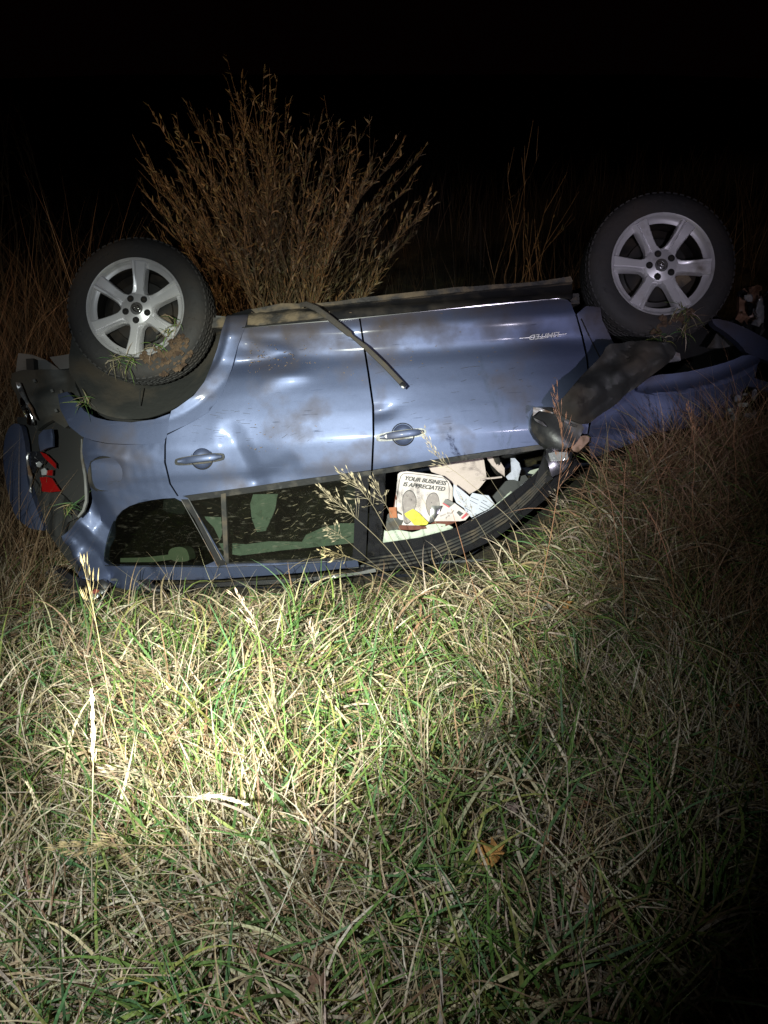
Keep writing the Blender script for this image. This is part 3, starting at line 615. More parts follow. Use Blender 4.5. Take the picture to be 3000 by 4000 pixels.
plate("tailgate_inner_panel", Mx([(420, 860), (560, 1080), (780, 1080), (1010, 1280), (1000, 1400), (900, 1460), (830, 1650), (640, 1640), (510, 1360), (440, 1150)]), .63, M['dark'], car, disp=wob(34, .02, 25, 6, True), thick=.02, res=.012)
def l2(x, y): return (.3014*x, 1250+.3014*y)
def Lx(p): return [l2(*q) for q in p]
plate("bumper_underside", Lx([(240, 430), (420, 450), (600, 520), (770, 640), (500, 660), (300, 650), (200, 720)]), .55, M['grey'], car, disp=wob(35, .008, 14), thick=.03)
plate("bumper_underside", Lx([(640, 480), (850, 450), (1020, 412), (1080, 500), (1215, 632), (1060, 640), (960, 620), (780, 640), (700, 560)]), .58, M['grey'], car, disp=wob(36, .006, 12), thick=.03)
plate("bumper_beam", Lx([(180, 700), (320, 650), (780, 650), (950, 650), (990, 860), (1080, 1040), (1120, 1180), (1000, 1300), (850, 1400), (700, 1300), (480, 1430), (330, 1250), (230, 980), (160, 850)]), .66, M['liner'], car, disp=addf(wob(37, .03, 14, 6, True), wob(38, .01, 40)), thick=.04, res=.014)
plate("torn_bumper_strip", Lx([(255, 1010), (300, 1000), (350, 1090), (440, 1280), (450, 1360), (400, 1370), (350, 1350), (310, 1200), (270, 1080)]), .74, M['chrome'], car, disp=wob(39, .02, 30, 5, True), thick=.012, res=.008)
plate("torn_bumper_strip", Lx([(215, 810), (265, 815), (300, 900), (340, 1000), (420, 1150), (485, 1305), (460, 1290), (370, 1120), (300, 1010), (230, 900)]), .75, M['steel'], car, disp=wob(40, .02, 40, 5, True), thick=.012, res=.008)
for p in ((680, 920), (800, 930), (450, 790), (730, 1175)):
    c = Cc(*l2(*p), .70); MB().box(c, (.014, .02, .018), Matrix.Rotation(.4, 3, 'Y')).build("bumper_clip", M['grey'], car, bevel=.004)
plate("roof_corner_trim", [(190, 2205), (246, 2222), (300, 2262), (350, 2278), (398, 2262), (440, 2290), (400, 2305), (330, 2290), (280, 2268), (230, 2240)], .60, M['gloss'], car, disp=wob(41, .02, 30), thick=.03, res=.014)
plate("rear_spoiler", [(150, 2268), (190, 2225), (240, 2228), (330, 2285), (318, 2330), (320, 2420), (300, 2440), (200, 2420), (150, 2350)], .46, M['black'], car, disp=wob(42, .03, 14), thick=.05, res=.02)

# ---- front end
def Ix_(p): return [(2000+.3617*a, 1300+.3617*b) for a, b in p]
_fa, _fb = Cc(2530, 1534, .94), Cc(2985, 1405, .94)
def flare_round(x, z):
    zl = _fa[2]+(np.asarray(x)-_fa[0])/(_fb[0]-_fa[0])*(_fb[2]-_fa[2])+.035*np.sin(np.clip((np.asarray(x)-_fa[0])/(_fb[0]-_fa[0]), 0, 1)*math.pi)
    t = np.clip((zl-np.asarray(z))/.045, 0, 1); return .03*(1-np.sqrt(1-(1-t)**2))+.10*np.clip((zl-.06-np.asarray(z)), 0, .3)
plate("front_fender", [(2253, 1226), (2290, 1195), (2345, 1200), (2352, 1250), (2391, 1330), (2440, 1400), (2510, 1470), (2560, 1480), (2700, 1470), (2860, 1420), (2930, 1400), (2960, 1420), (2950, 1470), (2900, 1530), (2894, 1600), (2760, 1660), (2563, 1690), (2463, 1735), (2311, 1790), (2298, 1722), (2314, 1620), (2308, 1500), (2298, 1399), (2278, 1310)], lambda x, z: S(x, z)-.28*np.clip(np.asarray(z)-.86+.10*(np.asarray(x)-2.3), 0, .4)**1.15, M['paint'], car, res=.018, disp=addf(dent(2480, 1640, .15, .1, .03), dent(2430, 1600, .1, .06, -.01), wob(43, .006, 9), fold((2310, 1700), (2470, 1690), .05, .012)))
strip("fender_seam", [(2270, 1245), (2300, 1310), (2342, 1395)], .002, .003, M['dark'])
plate("fender_flare", smooth_poly([(2480, 1521), (2519, 1487), (2556, 1464), (2653, 1458), (2762, 1436), (2852, 1411), (2914, 1382), (2964, 1397), (2982, 1407), (2943, 1454), (2863, 1490), (2762, 1518), (2653, 1540), (2581, 1541), (2527, 1534)], 1), lambda x, z: .965-.28*(np.asarray(z)-.70)-.16*np.clip(np.asarray(x)-2.9, 0, 9)**1.8, M['paint'], car, thick=.05, res=.010, disp=lambda x, z: flare_round(x, z))
plate("bumper_side_strip", smooth_poly([(2780, 1240), (2870, 1262), (2950, 1300), (3060, 1360), (3060, 1430), (2985, 1404), (2921, 1384), (2892, 1346), (2834, 1297), (2785, 1268)], 1), .84, M['paint'], car, thick=.05, res=.014, disp=wob(44, .006, 9))
plate("bumper_side_strip", [(2863, 1493), (2914, 1466), (2993, 1491), (3060, 1512), (3050, 1548), (2975, 1520)], .90, M['paint'], car, thick=.03, res=.014)
plate("fender_liner", smooth_poly([(2368, 1349), (2408, 1343), (2481, 1326), (2550, 1340), (2603, 1353), (2624, 1379), (2617, 1411), (2545, 1465), (2483, 1516), (2441, 1541), (2401, 1585), (2342, 1621), (2295, 1661), (2215, 1640), (2175, 1600), (2166, 1588), (2193, 1558), (2249, 1492), (2315, 1425), (2350, 1390)], 1), lambda x, z: 1.06+.35*np.clip(2.45-np.asarray(x), -.2, .5)*.5-.28*np.clip(np.asarray(x)-2.5, 0, 1), M['liner'], car, thick=.02, res=.013,
      disp=addf(tent((2590, 1405), (2225, 1605), .13, -.10), tent((2480, 1340), (2240, 1500), .06, .03), fold((2450, 1340), (2400, 1440), .03, .03), wob(45, .03, 20, 6, True), wob(145, .006, 60, 6, True), lambda x, z: .5*np.clip(np.asarray(z)-.62-.55*(2.45-np.asarray(x)), 0, .1)))
plate("engine_bay_panel", [(2440, 1360), (2620, 1300), (2800, 1230), (2980, 1380), (2930, 1420), (2860, 1430), (2700, 1480), (2560, 1490)], .45, M['dark'], car, thick=.05)
plate("headlamp_bracket", [(2800, 1300), (2850, 1290), (2880, 1320), (2870, 1350), (2800, 1362), (2760, 1358)], .62, M['grey'], car, disp=wob(46, .02, 40, 5, True), thick=.03, res=.01)
plate("fender_bracket", [(2612, 1385), (2640, 1375), (2656, 1380), (2660, 1408), (2606, 1416)], .92, M['steel'], car, thick=.03)
plate("underbody_bracket", [(843, 1233), (880, 1236), (872, 1275), (842, 1280)], .76, M['grey'], car, thick=.04)
for k, (cx_, cy_, a_, b_, mm_, yy_) in enumerate(((2900, 1150, 26, 18, 'gloss', .76), (2950, 1130, 30, 14, 'amber', .77), (2968, 1200, 16, 34, 'clear', .78), (2925, 1205, 14, 40, 'gloss', .77), (2895, 1240, 20, 26, 'amber', .78), (2950, 1262, 18, 20, 'clear', .79), (2985, 1165, 12, 30, 'gloss', .78), (2925, 1165, 22, 16, 'clear', .785), (2905, 1290, 10, 34, 'gloss', .78), (2975, 1290, 9, 26, 'grey', .77))):
    rq = random.Random(k+90); pl = [(cx_+a_*math.cos(t)*rq.uniform(.6, 1.25), cy_+b_*math.sin(t)*rq.uniform(.6, 1.25)) for t in np.linspace(0, 5.6, 7)]
    plate("lamp_shard", pl, yy_, M[mm_], car, disp=wob(190+k, .03, 50, 4, True), thick=.006, res=.006)
for k, (cx_, cy_, a_, b_, yy_) in enumerate(((2880, 1575, 14, 12, .93), (2900, 1600, 22, 10, .95), (2930, 1640, 30, 12, .96), (2868, 1655, 14, 14, .95), (2945, 1560, 10, 22, .94), (2850, 1620, 10, 8, .95))):
    rq = random.Random(k+190); pl = [(cx_+a_*math.cos(t)*rq.uniform(.6, 1.25), cy_-18+b_*math.sin(t)*rq.uniform(.6, 1.25)) for t in np.linspace(0, 5.6, 7)]
    plate("headlamp_fragment", pl, yy_+.05, M['cloth' if k % 2 else 'clear'], car, disp=wob(290+k, .02, 60, 4, True), thick=.006, res=.006)
for k, pl in enumerate((Ix_([(290, 830), (440, 858), (455, 872), (300, 842)]), Ix_([(560, 940), (700, 1000), (690, 1020), (560, 965)]), Ix_([(235, 920), (330, 960), (380, 1010), (330, 1000), (250, 950)]))):
    plate("broken_mount", pl, 1.045, M['steel' if k == 0 else 'black'], car, disp=wob(390+k, .01, 60), thick=.01, res=.006)
hl = plate("headlamp", smooth_poly([(2885, 1180), (2890, 1135), (2930, 1112), (2965, 1130), (2982, 1180), (2985, 1240), (2975, 1262), (2930, 1250), (2905, 1290), (2880, 1240)], 1), .70, M['amber'], car, disp=wob(47, .03, 30, 6, True), thick=.03, res=.01)
plate("lamp_lens", [(2940, 1208), (2975, 1190), (2986, 1215), (2982, 1262), (2960, 1248)], .74, M['clear'], hl, disp=wob(48, .01, 60), thick=.008, res=.008)
MB().box(Cc(2930, 1300, .55), (.30, .10, .22), Matrix.Rotation(.5, 3, 'Y')).build("radiator_support", M['dark'], car, bevel=.02)
mb = MB()
for k in range(9):
    c = Cc(2870+random.uniform(-10, 90), 1535+random.uniform(0, 120), .86+random.uniform(0, .05))
    mb.box(c, (random.uniform(.02, .06), .006, random.uniform(.01, .03)), Matrix.Rotation(random.uniform(-1, 1), 3, 'Y') @ Matrix.Rotation(random.uniform(-1, 1), 3, 'X'))
mb.build("shattered_headlamp", M['clear'], car, smooth=False)
# bonnet and nose under the raised bank
bv = []; 
for i in range(21):
    for j in range(13):
        x = 2.1+i/20*1.15; y = .80-1.5*j/12; bv.append((x, y-.05*(x-2.1)**2*np.sign(y), 1.06+.03*math.sin(j*.6)-.10*((x-2.1)/1.1)**2+.02*math.sin(9*x+j)))
mesh("bonnet", bv, [[i*13+j, i*13+j+1, (i+1)*13+j+1, (i+1)*13+j] for i in range(20) for j in range(12)], M['paint'], car)

# ---- door mirror, crushed
def i2(x, y): return (2000+.3617*x, 1300+.3617*y)
def Ix(p): return [i2(*q) for q in p]
mir = plate("door_mirror", smooth_poly(Ix([(225, 860), (300, 805), (440, 800), (600, 900), (790, 1000), (745, 1110), (700, 1180), (640, 1240), (500, 1260), (370, 1230), (215, 1090), (200, 960)]), 1), lambda x, z: 1.03-2.0*np.clip((np.asarray(x)-2.13)**2+(np.asarray(z)-.93)**2, 0, .05), M['black'], car, disp=wob(49, .012, 30), thick=.10, res=.012)
plate("mirror_face", smooth_poly(Ix([(720, 1118), (810, 1108), (842, 1150), (790, 1230), (720, 1295), (650, 1275), (648, 1210)]), 1), 1.0, M['amber'], mir, thick=.01, res=.02)
V, F = tube([Cc(*i2(*p), 1.005) for p in ((720, 1112), (810, 1100), (850, 1135), (840, 1180), (740, 1280), (630, 1385))], .0042, 6); MB().add(V, F).build("mirror_edge", M['chrome'], mir)
plate("mirror_base", Ix([(370, 1250), (560, 1260), (660, 1290), (630, 1400), (560, 1500), (430, 1560), (400, 1450), (370, 1330)]), .94, M['gloss'], mir, thick=.05, disp=wob(50, .01, 20), res=.015)
plate("turn_signal_lens", Ix([(395, 1300), (470, 1285), (600, 1290), (615, 1370), (520, 1385), (420, 1385)]), .955, M['clear'], mir, thick=.012, disp=wob(51, .008, 90), res=.008)
plate("mirror_cap_edge", Ix([(230, 805), (300, 810), (450, 862), (440, 876), (300, 835), (225, 900)]), 1.035, M['steel'], mir, thick=.008)
plate("door_corner_trim", [(2134, 1750), (2150, 1760), (2160, 1830), (2160, 1868), (2110, 1900), (2080, 1912), (2106, 1830), (2125, 1775)], lambda x, z: S(x, z)+.0, M['black'], car, off=.006, thick=.02)

# ---- hanging muddy strip torn from the sill
P = [Cc(x, y, yy) for x, y, yy in ((1172, 1192, .93), (1195, 1187, .95), (1235, 1204, .965), (1290, 1244, .975), (1365, 1304, .98), (1372, 1311, .978), (1430, 1358, .985), (1500, 1425, .985), (1560, 1488, .985), (1578, 1507, .985))]
V = []; 
cs = [(-1, -.3), (-.8, .35), (0, .6), (.8, .35), (1, -.3), (0, -.5)]
for i, p in enumerate(P):
    t = P[min(i+1, len(P)-1)]-P[max(i-1, 0)]; t = t/np.linalg.norm(t); n = np.array([t[2], 0, -t[0]]); wd = .0135 if i != 5 else .009
    for u, v in cs: V.append(p+n*u*wd*(1.1 if i < 5 else .9)+np.array([0, v*.008, 0]))
F = [[i*6+j, i*6+(j+1) % 6, (i+1)*6+(j+1) % 6, (i+1)*6+j] for i in range(len(P)-1) for j in range(6)]+[[0, 1, 2, 3, 4, 5], [(len(P)-1)*6+j for j in range(6)]]
st = MB().add(V, F).build("torn_sill_strip", M['wood'], car, angle=40)
c = Cc(1574, 1506, 1.0); MB().box(c, (.03, .014, .022), Matrix.Rotation(-.8, 3, 'Y')).build("strip_end_clip", M['gloss'], st, bevel=.003)

# ---- door lettering, upside down like the car
def text_mesh(name, body, size, m, parent, mw, shear=.25, off=.0, ext=.002, xs=1.0, bold=0):
    cu = bpy.data.curves.new(name, 'FONT'); cu.body = body; cu.size = size; cu.shear = shear; cu.offset = off; cu.extrude = ext; cu.align_x = 'CENTER'; cu.align_y = 'CENTER'
    t = bpy.data.objects.new(name, cu); COL.objects.link(t); dg = bpy.context.evaluated_depsgraph_get(); me = bpy.data.meshes.new_from_object(t.evaluated_get(dg)); bpy.data.objects.remove(t)
    me.transform(Matrix.Diagonal((xs, 1, 1, 1)))
    if bold:
        bm = bmesh.new(); bm.from_mesh(me); bm.verts.ensure_lookup_table(); bm.edges.ensure_lookup_table(); bm.faces.ensure_lookup_table()
        for dx, dy in ((bold, 0), (0, bold), (bold, bold)):
            g_ = bmesh.ops.duplicate(bm, geom=bm.verts[:len(me.vertices)]+bm.edges[:len(me.edges)]+bm.faces[:len(me.polygons)]); vs_ = [v for v in g_['geom'] if isinstance(v, bmesh.types.BMVert)]
            bmesh.ops.translate(bm, verts=vs_, vec=(dx, dy, .00012*(1+(dx > 0)+2*(dy > 0)))); bm.verts.ensure_lookup_table(); bm.edges.ensure_lookup_table(); bm.faces.ensure_lookup_table()
        bm.to_mesh(me); bm.free()
    me.transform(mw); return link(name, me, m, parent, smooth=False)
c = Cc(2128, 1312, S); d = Cc(2215, 1300, S)-Cc(2025, 1322, S); d = d/np.linalg.norm(d)
X = Vector(-d); Yv = Vector((0, 0, 1)); Z = Vector((0, 1, 0)); X = X-Yv*0; Yv = Z.cross(X)
mw = Matrix(((X.x, Yv.x, Z.x, c[0]), (X.y, Yv.y, Z.y, c[1]+.004), (X.z, Yv.z, Z.z, c[2]), (0, 0, 0, 1)))
text_mesh("door_badge", "LIMITED", .032, M['alloy'], car, mw, .3, .0006, .003, 1.25)
strip("badge_underline", [(2028, 1322), (2122, 1315), (2212, 1304)], .004, .0019, M['alloy'])

# bits of grass and dirt stuck to the doors
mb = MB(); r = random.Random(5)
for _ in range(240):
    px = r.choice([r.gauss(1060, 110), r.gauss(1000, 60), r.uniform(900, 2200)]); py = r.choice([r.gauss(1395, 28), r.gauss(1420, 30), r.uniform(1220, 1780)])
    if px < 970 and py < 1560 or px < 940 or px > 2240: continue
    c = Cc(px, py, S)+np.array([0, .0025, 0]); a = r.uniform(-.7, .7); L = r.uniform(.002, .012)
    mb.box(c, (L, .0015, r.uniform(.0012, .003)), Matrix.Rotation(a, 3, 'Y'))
scr = MB()
for (x0_, x1_, y0_, y1_, n_, an) in ((720, 1000, 1560, 1720, 46, -.12), (1020, 1400, 1580, 1740, 30, .5), (1480, 2150, 1420, 1700, 34, .15), (420, 640, 1750, 1900, 12, .1)):
    for _ in range(n_):
        px = r.uniform(x0_, x1_); py = r.uniform(y0_, y1_)
        if px < 870 and py < 1700-(px-650)*.75: continue
        c = Cc(px, py, S)+np.array([0, .0006, 0]); scr.box(c, (r.uniform(.008, .05), .0012, r.uniform(.0006, .0016)), Matrix.Rotation(an+r.gauss(0, .12), 3, 'Y'))
so_ = scr.build("scratches", mat("scratched_primer", (.035, .035, .045), .8), car, smooth=False); so_["kind"] = "stuff"
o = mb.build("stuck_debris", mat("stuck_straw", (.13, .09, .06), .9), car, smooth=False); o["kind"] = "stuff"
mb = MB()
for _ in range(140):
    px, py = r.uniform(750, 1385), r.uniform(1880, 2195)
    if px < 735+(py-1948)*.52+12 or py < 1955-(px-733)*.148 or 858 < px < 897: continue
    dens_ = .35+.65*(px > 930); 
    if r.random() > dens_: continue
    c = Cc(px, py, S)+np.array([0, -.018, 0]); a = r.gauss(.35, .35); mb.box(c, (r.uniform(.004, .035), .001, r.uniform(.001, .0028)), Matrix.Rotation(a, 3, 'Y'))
o = mb.build("straw_on_glass", mat("wet_straw", (.07, .06, .035), .9), car, smooth=False); o["kind"] = "stuff"  # flecks added in place of grass reflected in the rear glass

# ------------------------------------------------------------------ loose things in the front window
def thing_plate(name, cat, label, pts, y, m, amp=.004, fr=20, seed=0, thick=.0015, ridge=True, group=None, res=.012):
    o = plate(name, pts, y, m, None, disp=wob(seed, amp, fr, 5, ridge), thick=thick, res=res, world=True, step=10)
    return tag(o, label, cat, group)
def tilt(y0, sx=0, sz=0, x0=1.5, z0=1.2): return lambda x, z: y0+sx*(np.asarray(x)-x0)+sz*(np.asarray(z)-z0)
def sub(o, name, pts, y, m, thick=.0008, amp=0, seed=0, fr=20, base_amp=None):
    yf = y if callable(y) else (lambda x, z, c=y: c+0*np.asarray(x))
    q = plate(name, pts, yf, m, None, disp=(wob(base_amp[0], base_amp[1], base_amp[2], 5, True) if base_amp else None), thick=thick, res=.02, world=True, step=10)
    q.location = Vector(q.location)-o.location; q.parent = o; return q
fmy = tilt(.600, .0, -.06)
fm_ = thing_plate("paper_floor_mat", "paper mat", "crumpled white paper mat reading YOUR BUSINESS IS APPRECIATED in the front window", G([(527, 420), (560, 388), (620, 398), (760, 415), (880, 430), (940, 475), (972, 530), (970, 640), (880, 760), (700, 835), (545, 832), (500, 700), (510, 600)]), fmy, M['paper'], .0045, 45, 61)
bA = (61, .0045, 45)
for pts in ([(620, 543), (655, 560), (680, 620), (675, 680), (640, 740), (640, 800), (605, 828), (575, 815), (572, 760), (565, 690), (560, 610), (585, 560)], [(815, 563), (850, 580), (866, 640), (862, 700), (820, 770), (780, 760), (755, 700), (752, 640), (775, 585)]):
    sub(fm_, "footprint_outline", smooth_poly(G(pts), 2), lambda x, z: fmy(x, z)+.0020, M['ink'], base_amp=bA)
    c_ = np.mean(G(pts), 0); sub(fm_, "footprint", smooth_poly([tuple(c_+(np.array(p)-c_)*.94) for p in G(pts)], 2), lambda x, z: fmy(x, z)+.0035, M['print'], base_amp=bA)
for ln in ([(540, 470), (556, 420), (600, 410), (760, 428), (905, 452)], [(905, 452), (945, 500), (940, 640)], [(540, 470), (525, 560), (512, 690)]):
    P = [Cc(*g2(*p), lambda x, z: fmy(x, z)+.005) for p in smooth_poly(ln, 2, False)]; P = [car2w(p)-np.array(fm_.location) for p in P]; V, F = tube(P, .0013, 5); MB().add(V, F).build("mat_border", M['ink'], fm_)
def world_text(name, body, pc, p0, p1, yv, size, parent, m, **k):
    c = car2w(Cc(*pc, yv)); a = car2w(Cc(*p0, yv)); b = car2w(Cc(*p1, yv)); X = Vector(b-a).normalized(); Z = Vector(MW @ np.array([0, 1, 0])); Yv = Z.cross(X).normalized(); Z = X.cross(Yv)
    mw = Matrix(((X.x, Yv.x, Z.x, 0), (X.y, Yv.y, Z.y, 0), (X.z, Yv.z, Z.z, 0), (0, 0, 0, 1))); o = text_mesh(name, body, size, m, parent, mw, **k)
    o.location = Vector(c)-parent.location; return o
world_text("printed_line", "YOUR BUSINESS", g2(745, 474), g2(575, 452), g2(915, 496), lambda x, z: fmy(x, z)+.0125, .030, fm_, M['ink'], shear=.3, off=.0, ext=.0003, xs=1.0, bold=.0013)
world_text("printed_line", "IS APPRECIATED", g2(735, 522), g2(555, 500), g2(915, 545), lambda x, z: fmy(x, z)+.0125, .030, fm_, M['ink'], shear=.3, off=.0, ext=.0003, xs=1.0, bold=.0013)
thing_plate("yellow_note", "paper", "crumpled yellow paper note lying on the printed mat", G([(578, 740), (648, 700), (700, 735), (775, 812), (760, 830), (720, 833), (660, 832), (625, 790), (590, 762)]), tilt(.625), M['yellow'], .006, 90, 62)
thing_plate("black_cloth_strip", "cloth", "black cloth strip between the yellow note and the white card", G([(803, 674), (885, 675), (860, 730), (828, 800), (780, 815), (790, 740)]), .635, M['gloss'], .003, 30, 63)
cd = thing_plate("white_card", "card", "large white card with a crimson stamp below the mat", G([(985, 652), (1050, 700), (1112, 750), (1075, 792), (1030, 800), (820, 800), (862, 735), (905, 670)]), .645, M['paper'], .003, 50, 64)
sub(cd, "crimson_stamp", G([(1036, 775), (1085, 728), (1100, 745), (1052, 783)]), .650, M['redp']); sub(cd, "photo_print", G([(1002, 730), (1020, 714), (1058, 738), (1030, 762)]), .651, M['ink'])
world_text("handwriting", "ways du", g2(905, 745), g2(865, 765), g2(945, 735), .653, .016, cd, M['print'], shear=.3, ext=.0003)
world_text("handwriting", "prop state", g2(945, 745), g2(925, 775), g2(990, 715), .653, .014, cd, M['print'], shear=.3, ext=.0003)
fl = thing_plate("grey_envelope_corner", "envelope", "dark grey envelope corner with a crimson edge beside the card", G([(915, 618), (950, 635), (985, 655), (940, 690), (888, 658)]), .655, M['grey'], .001, 10, 65)
sub(fl, "crimson_edge", G([(888, 658), (893, 650), (947, 680), (940, 692)]), .659, M['redp'])
p1 = thing_plate("printed_letter", "letter", "bluish white printed letter leaning against the pale airbag", G([(978, 500), (1040, 545), (1112, 605), (1070, 700), (1000, 650), (975, 590)]), .63, M['paper2'], .003, 60, 66)
p2 = thing_plate("printed_form", "form", "white form ruled with black lines nearest the mirror", G([(1060, 690), (1130, 570), (1200, 585), (1262, 592), (1310, 660), (1260, 705), (1180, 740), (1125, 770), (1080, 730)]), .64, M['paper2'], .003, 60, 67)
for a, b in (((1120, 605), (1180, 630)), ((1110, 630), (1172, 662)), ((1070, 690), (1120, 722)), ((1200, 645), (1275, 690)), ((1190, 675), (1260, 708)), ((1185, 695), (1225, 722)), ((1215, 630), (1250, 645)), ((1150, 740), (1175, 750))):
    P = [car2w(Cc(*g2(*q), .6435))-np.array(p2.location) for q in (a, b)]; V, F = tube(P, .0012, 5); MB().add(V, F).build("ruled_line", M['ink'], p2)
for k in range(6):
    P = [car2w(Cc(*g2(*q), .634))-np.array(p1.location) for q in ((995+k*6, 545+k*14), (1030+k*7, 572+k*15))]; V, F = tube(P, .0007, 5); MB().add(V, F).build("print_line", M['print'], p1)
thing_plate("orange_booklet", "booklet", "small orange booklet at the left edge of the front window", G([(452, 690), (514, 686), (520, 772), (462, 773)]), .63, M['orange'], .002, 20, 68)
thing_plate("brown_bag", "bag", "red brown cloth bag under the white card", G([(820, 805), (870, 780), (950, 775), (1040, 790), (960, 822), (900, 845), (840, 850), (700, 868), (600, 872), (530, 868), (540, 832), (620, 835), (760, 842)]), .615, M['brown'], .02, 22, 69, thick=.03)
thing_plate("black_bag", "bag", "black bag behind the orange booklet in the front window", G([(500, 700), (560, 740), (572, 800), (540, 860), (430, 880), (432, 760), (470, 720)]), .60, M['rubber'], .012, 18, 70, thick=.03)
thing_plate("maroon_folder", "folder", "dark maroon folder edge standing left of the printed mat", G([(500, 640), (520, 520), (532, 480), (510, 700), (490, 700)]), .60, M['brown'], .002, 18, 71)

# ------------------------------------------------------------------ ground
N = 150; xs = np.r_[np.linspace(-60, -5, 12), np.linspace(-4.6, 4.6, N), np.linspace(5, 60, 12)]; ys = np.r_[np.linspace(-8, -1, 8), np.linspace(-.8, 9, 170), np.linspace(10, 200, 40)]
XX, YY = np.meshgrid(xs, ys); ZZ = hground(XX, YY); nxg = len(xs)
gme = bpy.data.meshes.new("ground"); gme.from_pydata(np.c_[XX.ravel(), YY.ravel(), ZZ.ravel()].tolist(), [], [[j*nxg+i, j*nxg+i+1, (j+1)*nxg+i+1, (j+1)*nxg+i] for j in range(len(ys)-1) for i in range(nxg-1)]); gme.update()
g = link("ground", gme, M['soil']); g["kind"] = "structure"

# ------------------------------------------------------------------ blades
def ribbon_mesh(name, root, az, e0, bend, length, width, col, seg=5, twist=None, follow=0.0, ground=True, rough=None, m='leafy', curl=None):
    n = len(root); e = e0.copy(); a = az.copy(); P = root.copy(); lv = [P.copy()]; dirs = []
    for k in range(seg):
        d = np.c_[np.cos(e)*np.cos(a), np.cos(e)*np.sin(a), np.sin(e)]; P = P+d*(length/seg)[:, None]
        if ground:
            h = hground(P[:, 0], P[:, 1])+.004; P[:, 2] = np.maximum(P[:, 2], h)
        lv.append(P.copy()); dirs.append(d); e = e-bend/seg; a = a+(curl/seg if curl is not None else 0)
    dirs.append(dirs[-1]); V = np.zeros((n, seg+1, 2, 3)); tw = twist if twist is not None else RNG.uniform(-.9, .9, n)
    for k in range(seg+1):
        d = dirs[k]; side = np.cross(d, np.array([0, 0, 1.])); L = np.linalg.norm(side, axis=1, keepdims=True); L[L < 1e-3] = 1; side = side/L; up = np.cross(side, d)
        t = k/seg; wprof = (1-t**2.2)*(.65+.9*t*(1-t)*1.4) if k < seg else .04
        tk = tw*(1+.7*t); s = side*np.cos(tk)[:, None]+up*np.sin(tk)[:, None]
        V[:, k, 0] = lv[k]-s*(width*wprof/2)[:, None]; V[:, k, 1] = lv[k]+s*(width*wprof/2)[:, None]
    return V, col
def blades_object(name, batches, m, label=None):
    Vs = []; Fs = []; Cs = []; k = 0
    for V, col in batches:
        n, sg, _, _ = V.shape; idx = np.arange(n*sg*2).reshape(n, sg, 2)+k
        F = np.stack([idx[:, :-1, 0], idx[:, :-1, 1], idx[:, 1:, 1], idx[:, 1:, 0]], -1).reshape(-1, 4)
        Vs.append(V.reshape(-1, 3)); Fs.append(F); Cs.append(np.repeat(col, sg*2, axis=0)); k += n*sg*2
    V = np.concatenate(Vs); F = np.concatenate(Fs); C_ = np.concatenate(Cs)
    me = bpy.data.meshes.new(name); me.vertices.add(len(V)); me.vertices.foreach_set("co", V.astype(np.float32).ravel())
    me.loops.add(F.size); me.loops.foreach_set("vertex_index", F.astype(np.int32).ravel()); me.polygons.add(len(F))
    me.polygons.foreach_set("loop_start", np.arange(0, F.size, 4, dtype=np.int32)); me.update(calc_edges=True)
    at = me.color_attributes.new("Col", 'FLOAT_COLOR', 'POINT'); at.data.foreach_set("color", np.c_[C_, np.ones(len(C_))].astype(np.float32).ravel())
    me.materials.append(m); o = bpy.data.objects.new(name, me); COL.objects.link(o); o["kind"] = "stuff"
    if label: o["label"] = label
    return o
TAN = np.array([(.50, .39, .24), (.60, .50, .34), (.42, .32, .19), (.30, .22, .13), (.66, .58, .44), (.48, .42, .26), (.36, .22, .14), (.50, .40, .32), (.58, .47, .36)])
GRN = np.array([(.12, .22, .05), (.17, .27, .07), (.09, .17, .05), (.23, .30, .08), (.10, .20, .08), (.30, .30, .09)])
def cols(n, pal, j=.22):
    c = pal[RNG.integers(0, len(pal), n)]; return np.clip(c*RNG.uniform(1-j, 1+j, (n, 1))*RNG.uniform(.94, 1.06, (n, 3)), 0, 1)
def sample(n, y0, y1, dens=lambda x, y: 1+0*x, xm=.25, clump=.5, cs=.05, pw=1.0):
    out = []; tot = 0
    while tot < n:
        y = y0+(y1-y0)*RNG.random(n*2)**pw; x = RNG.uniform(-1, 1, n*2)*(.62*y+.30+xm); k = RNG.random(n*2) < dens(x, y)*np.clip((.62*y+.3+xm)/(.62*y1+.3+xm)+.25, 0, 1)
        q = np.c_[x, y][k]; out.append(q); tot += len(q)
    q = np.concatenate(out)[:n]; kc = RNG.random(n) < clump; cen = np.round(q/cs)*cs+.4*cs*np.sin(np.round(q/cs)[:, ::-1]*12.9898); q[kc] = cen[kc]+RNG.normal(0, cs*.16, (kc.sum(), 2))
    return q
def outside_car(P, pad=.02):
    c = w2car(P); side = np.interp(c[:, 2], [.2, 1.0, 1.66], [.9, .9, .66])+pad
    ins = (c[:, 0] > -.55) & (c[:, 0] < 3.3) & (c[:, 1] < side) & (c[:, 1] > -.9) & (c[:, 2] > .1) & (c[:, 2] < 2.6)
    return ~ins
def field(x, y, s=1.0):
    return np.sin(1.7*x*s+.8*y*s+1)+np.sin(-1.1*x*s+2.3*y*s+.3)*.8+np.sin(3.9*x*s+3.1*y*s+2)*.5
def roots(q, dz=0.0):
    return np.c_[q, hground(q[:, 0], q[:, 1])+dz]
def celldir(x, y, cs=.17):
    jx = x+.05*np.sin(9*y)+.03*np.sin(23*y+11*x); jy = y+.05*np.sin(8*x+1)+.03*np.sin(19*x-7*y); i = np.floor(jx/cs); j = np.floor(jy/cs)
    h = np.sin(i*127.1+j*311.7)*43758.5453; return (h-np.floor(h))*2*math.pi
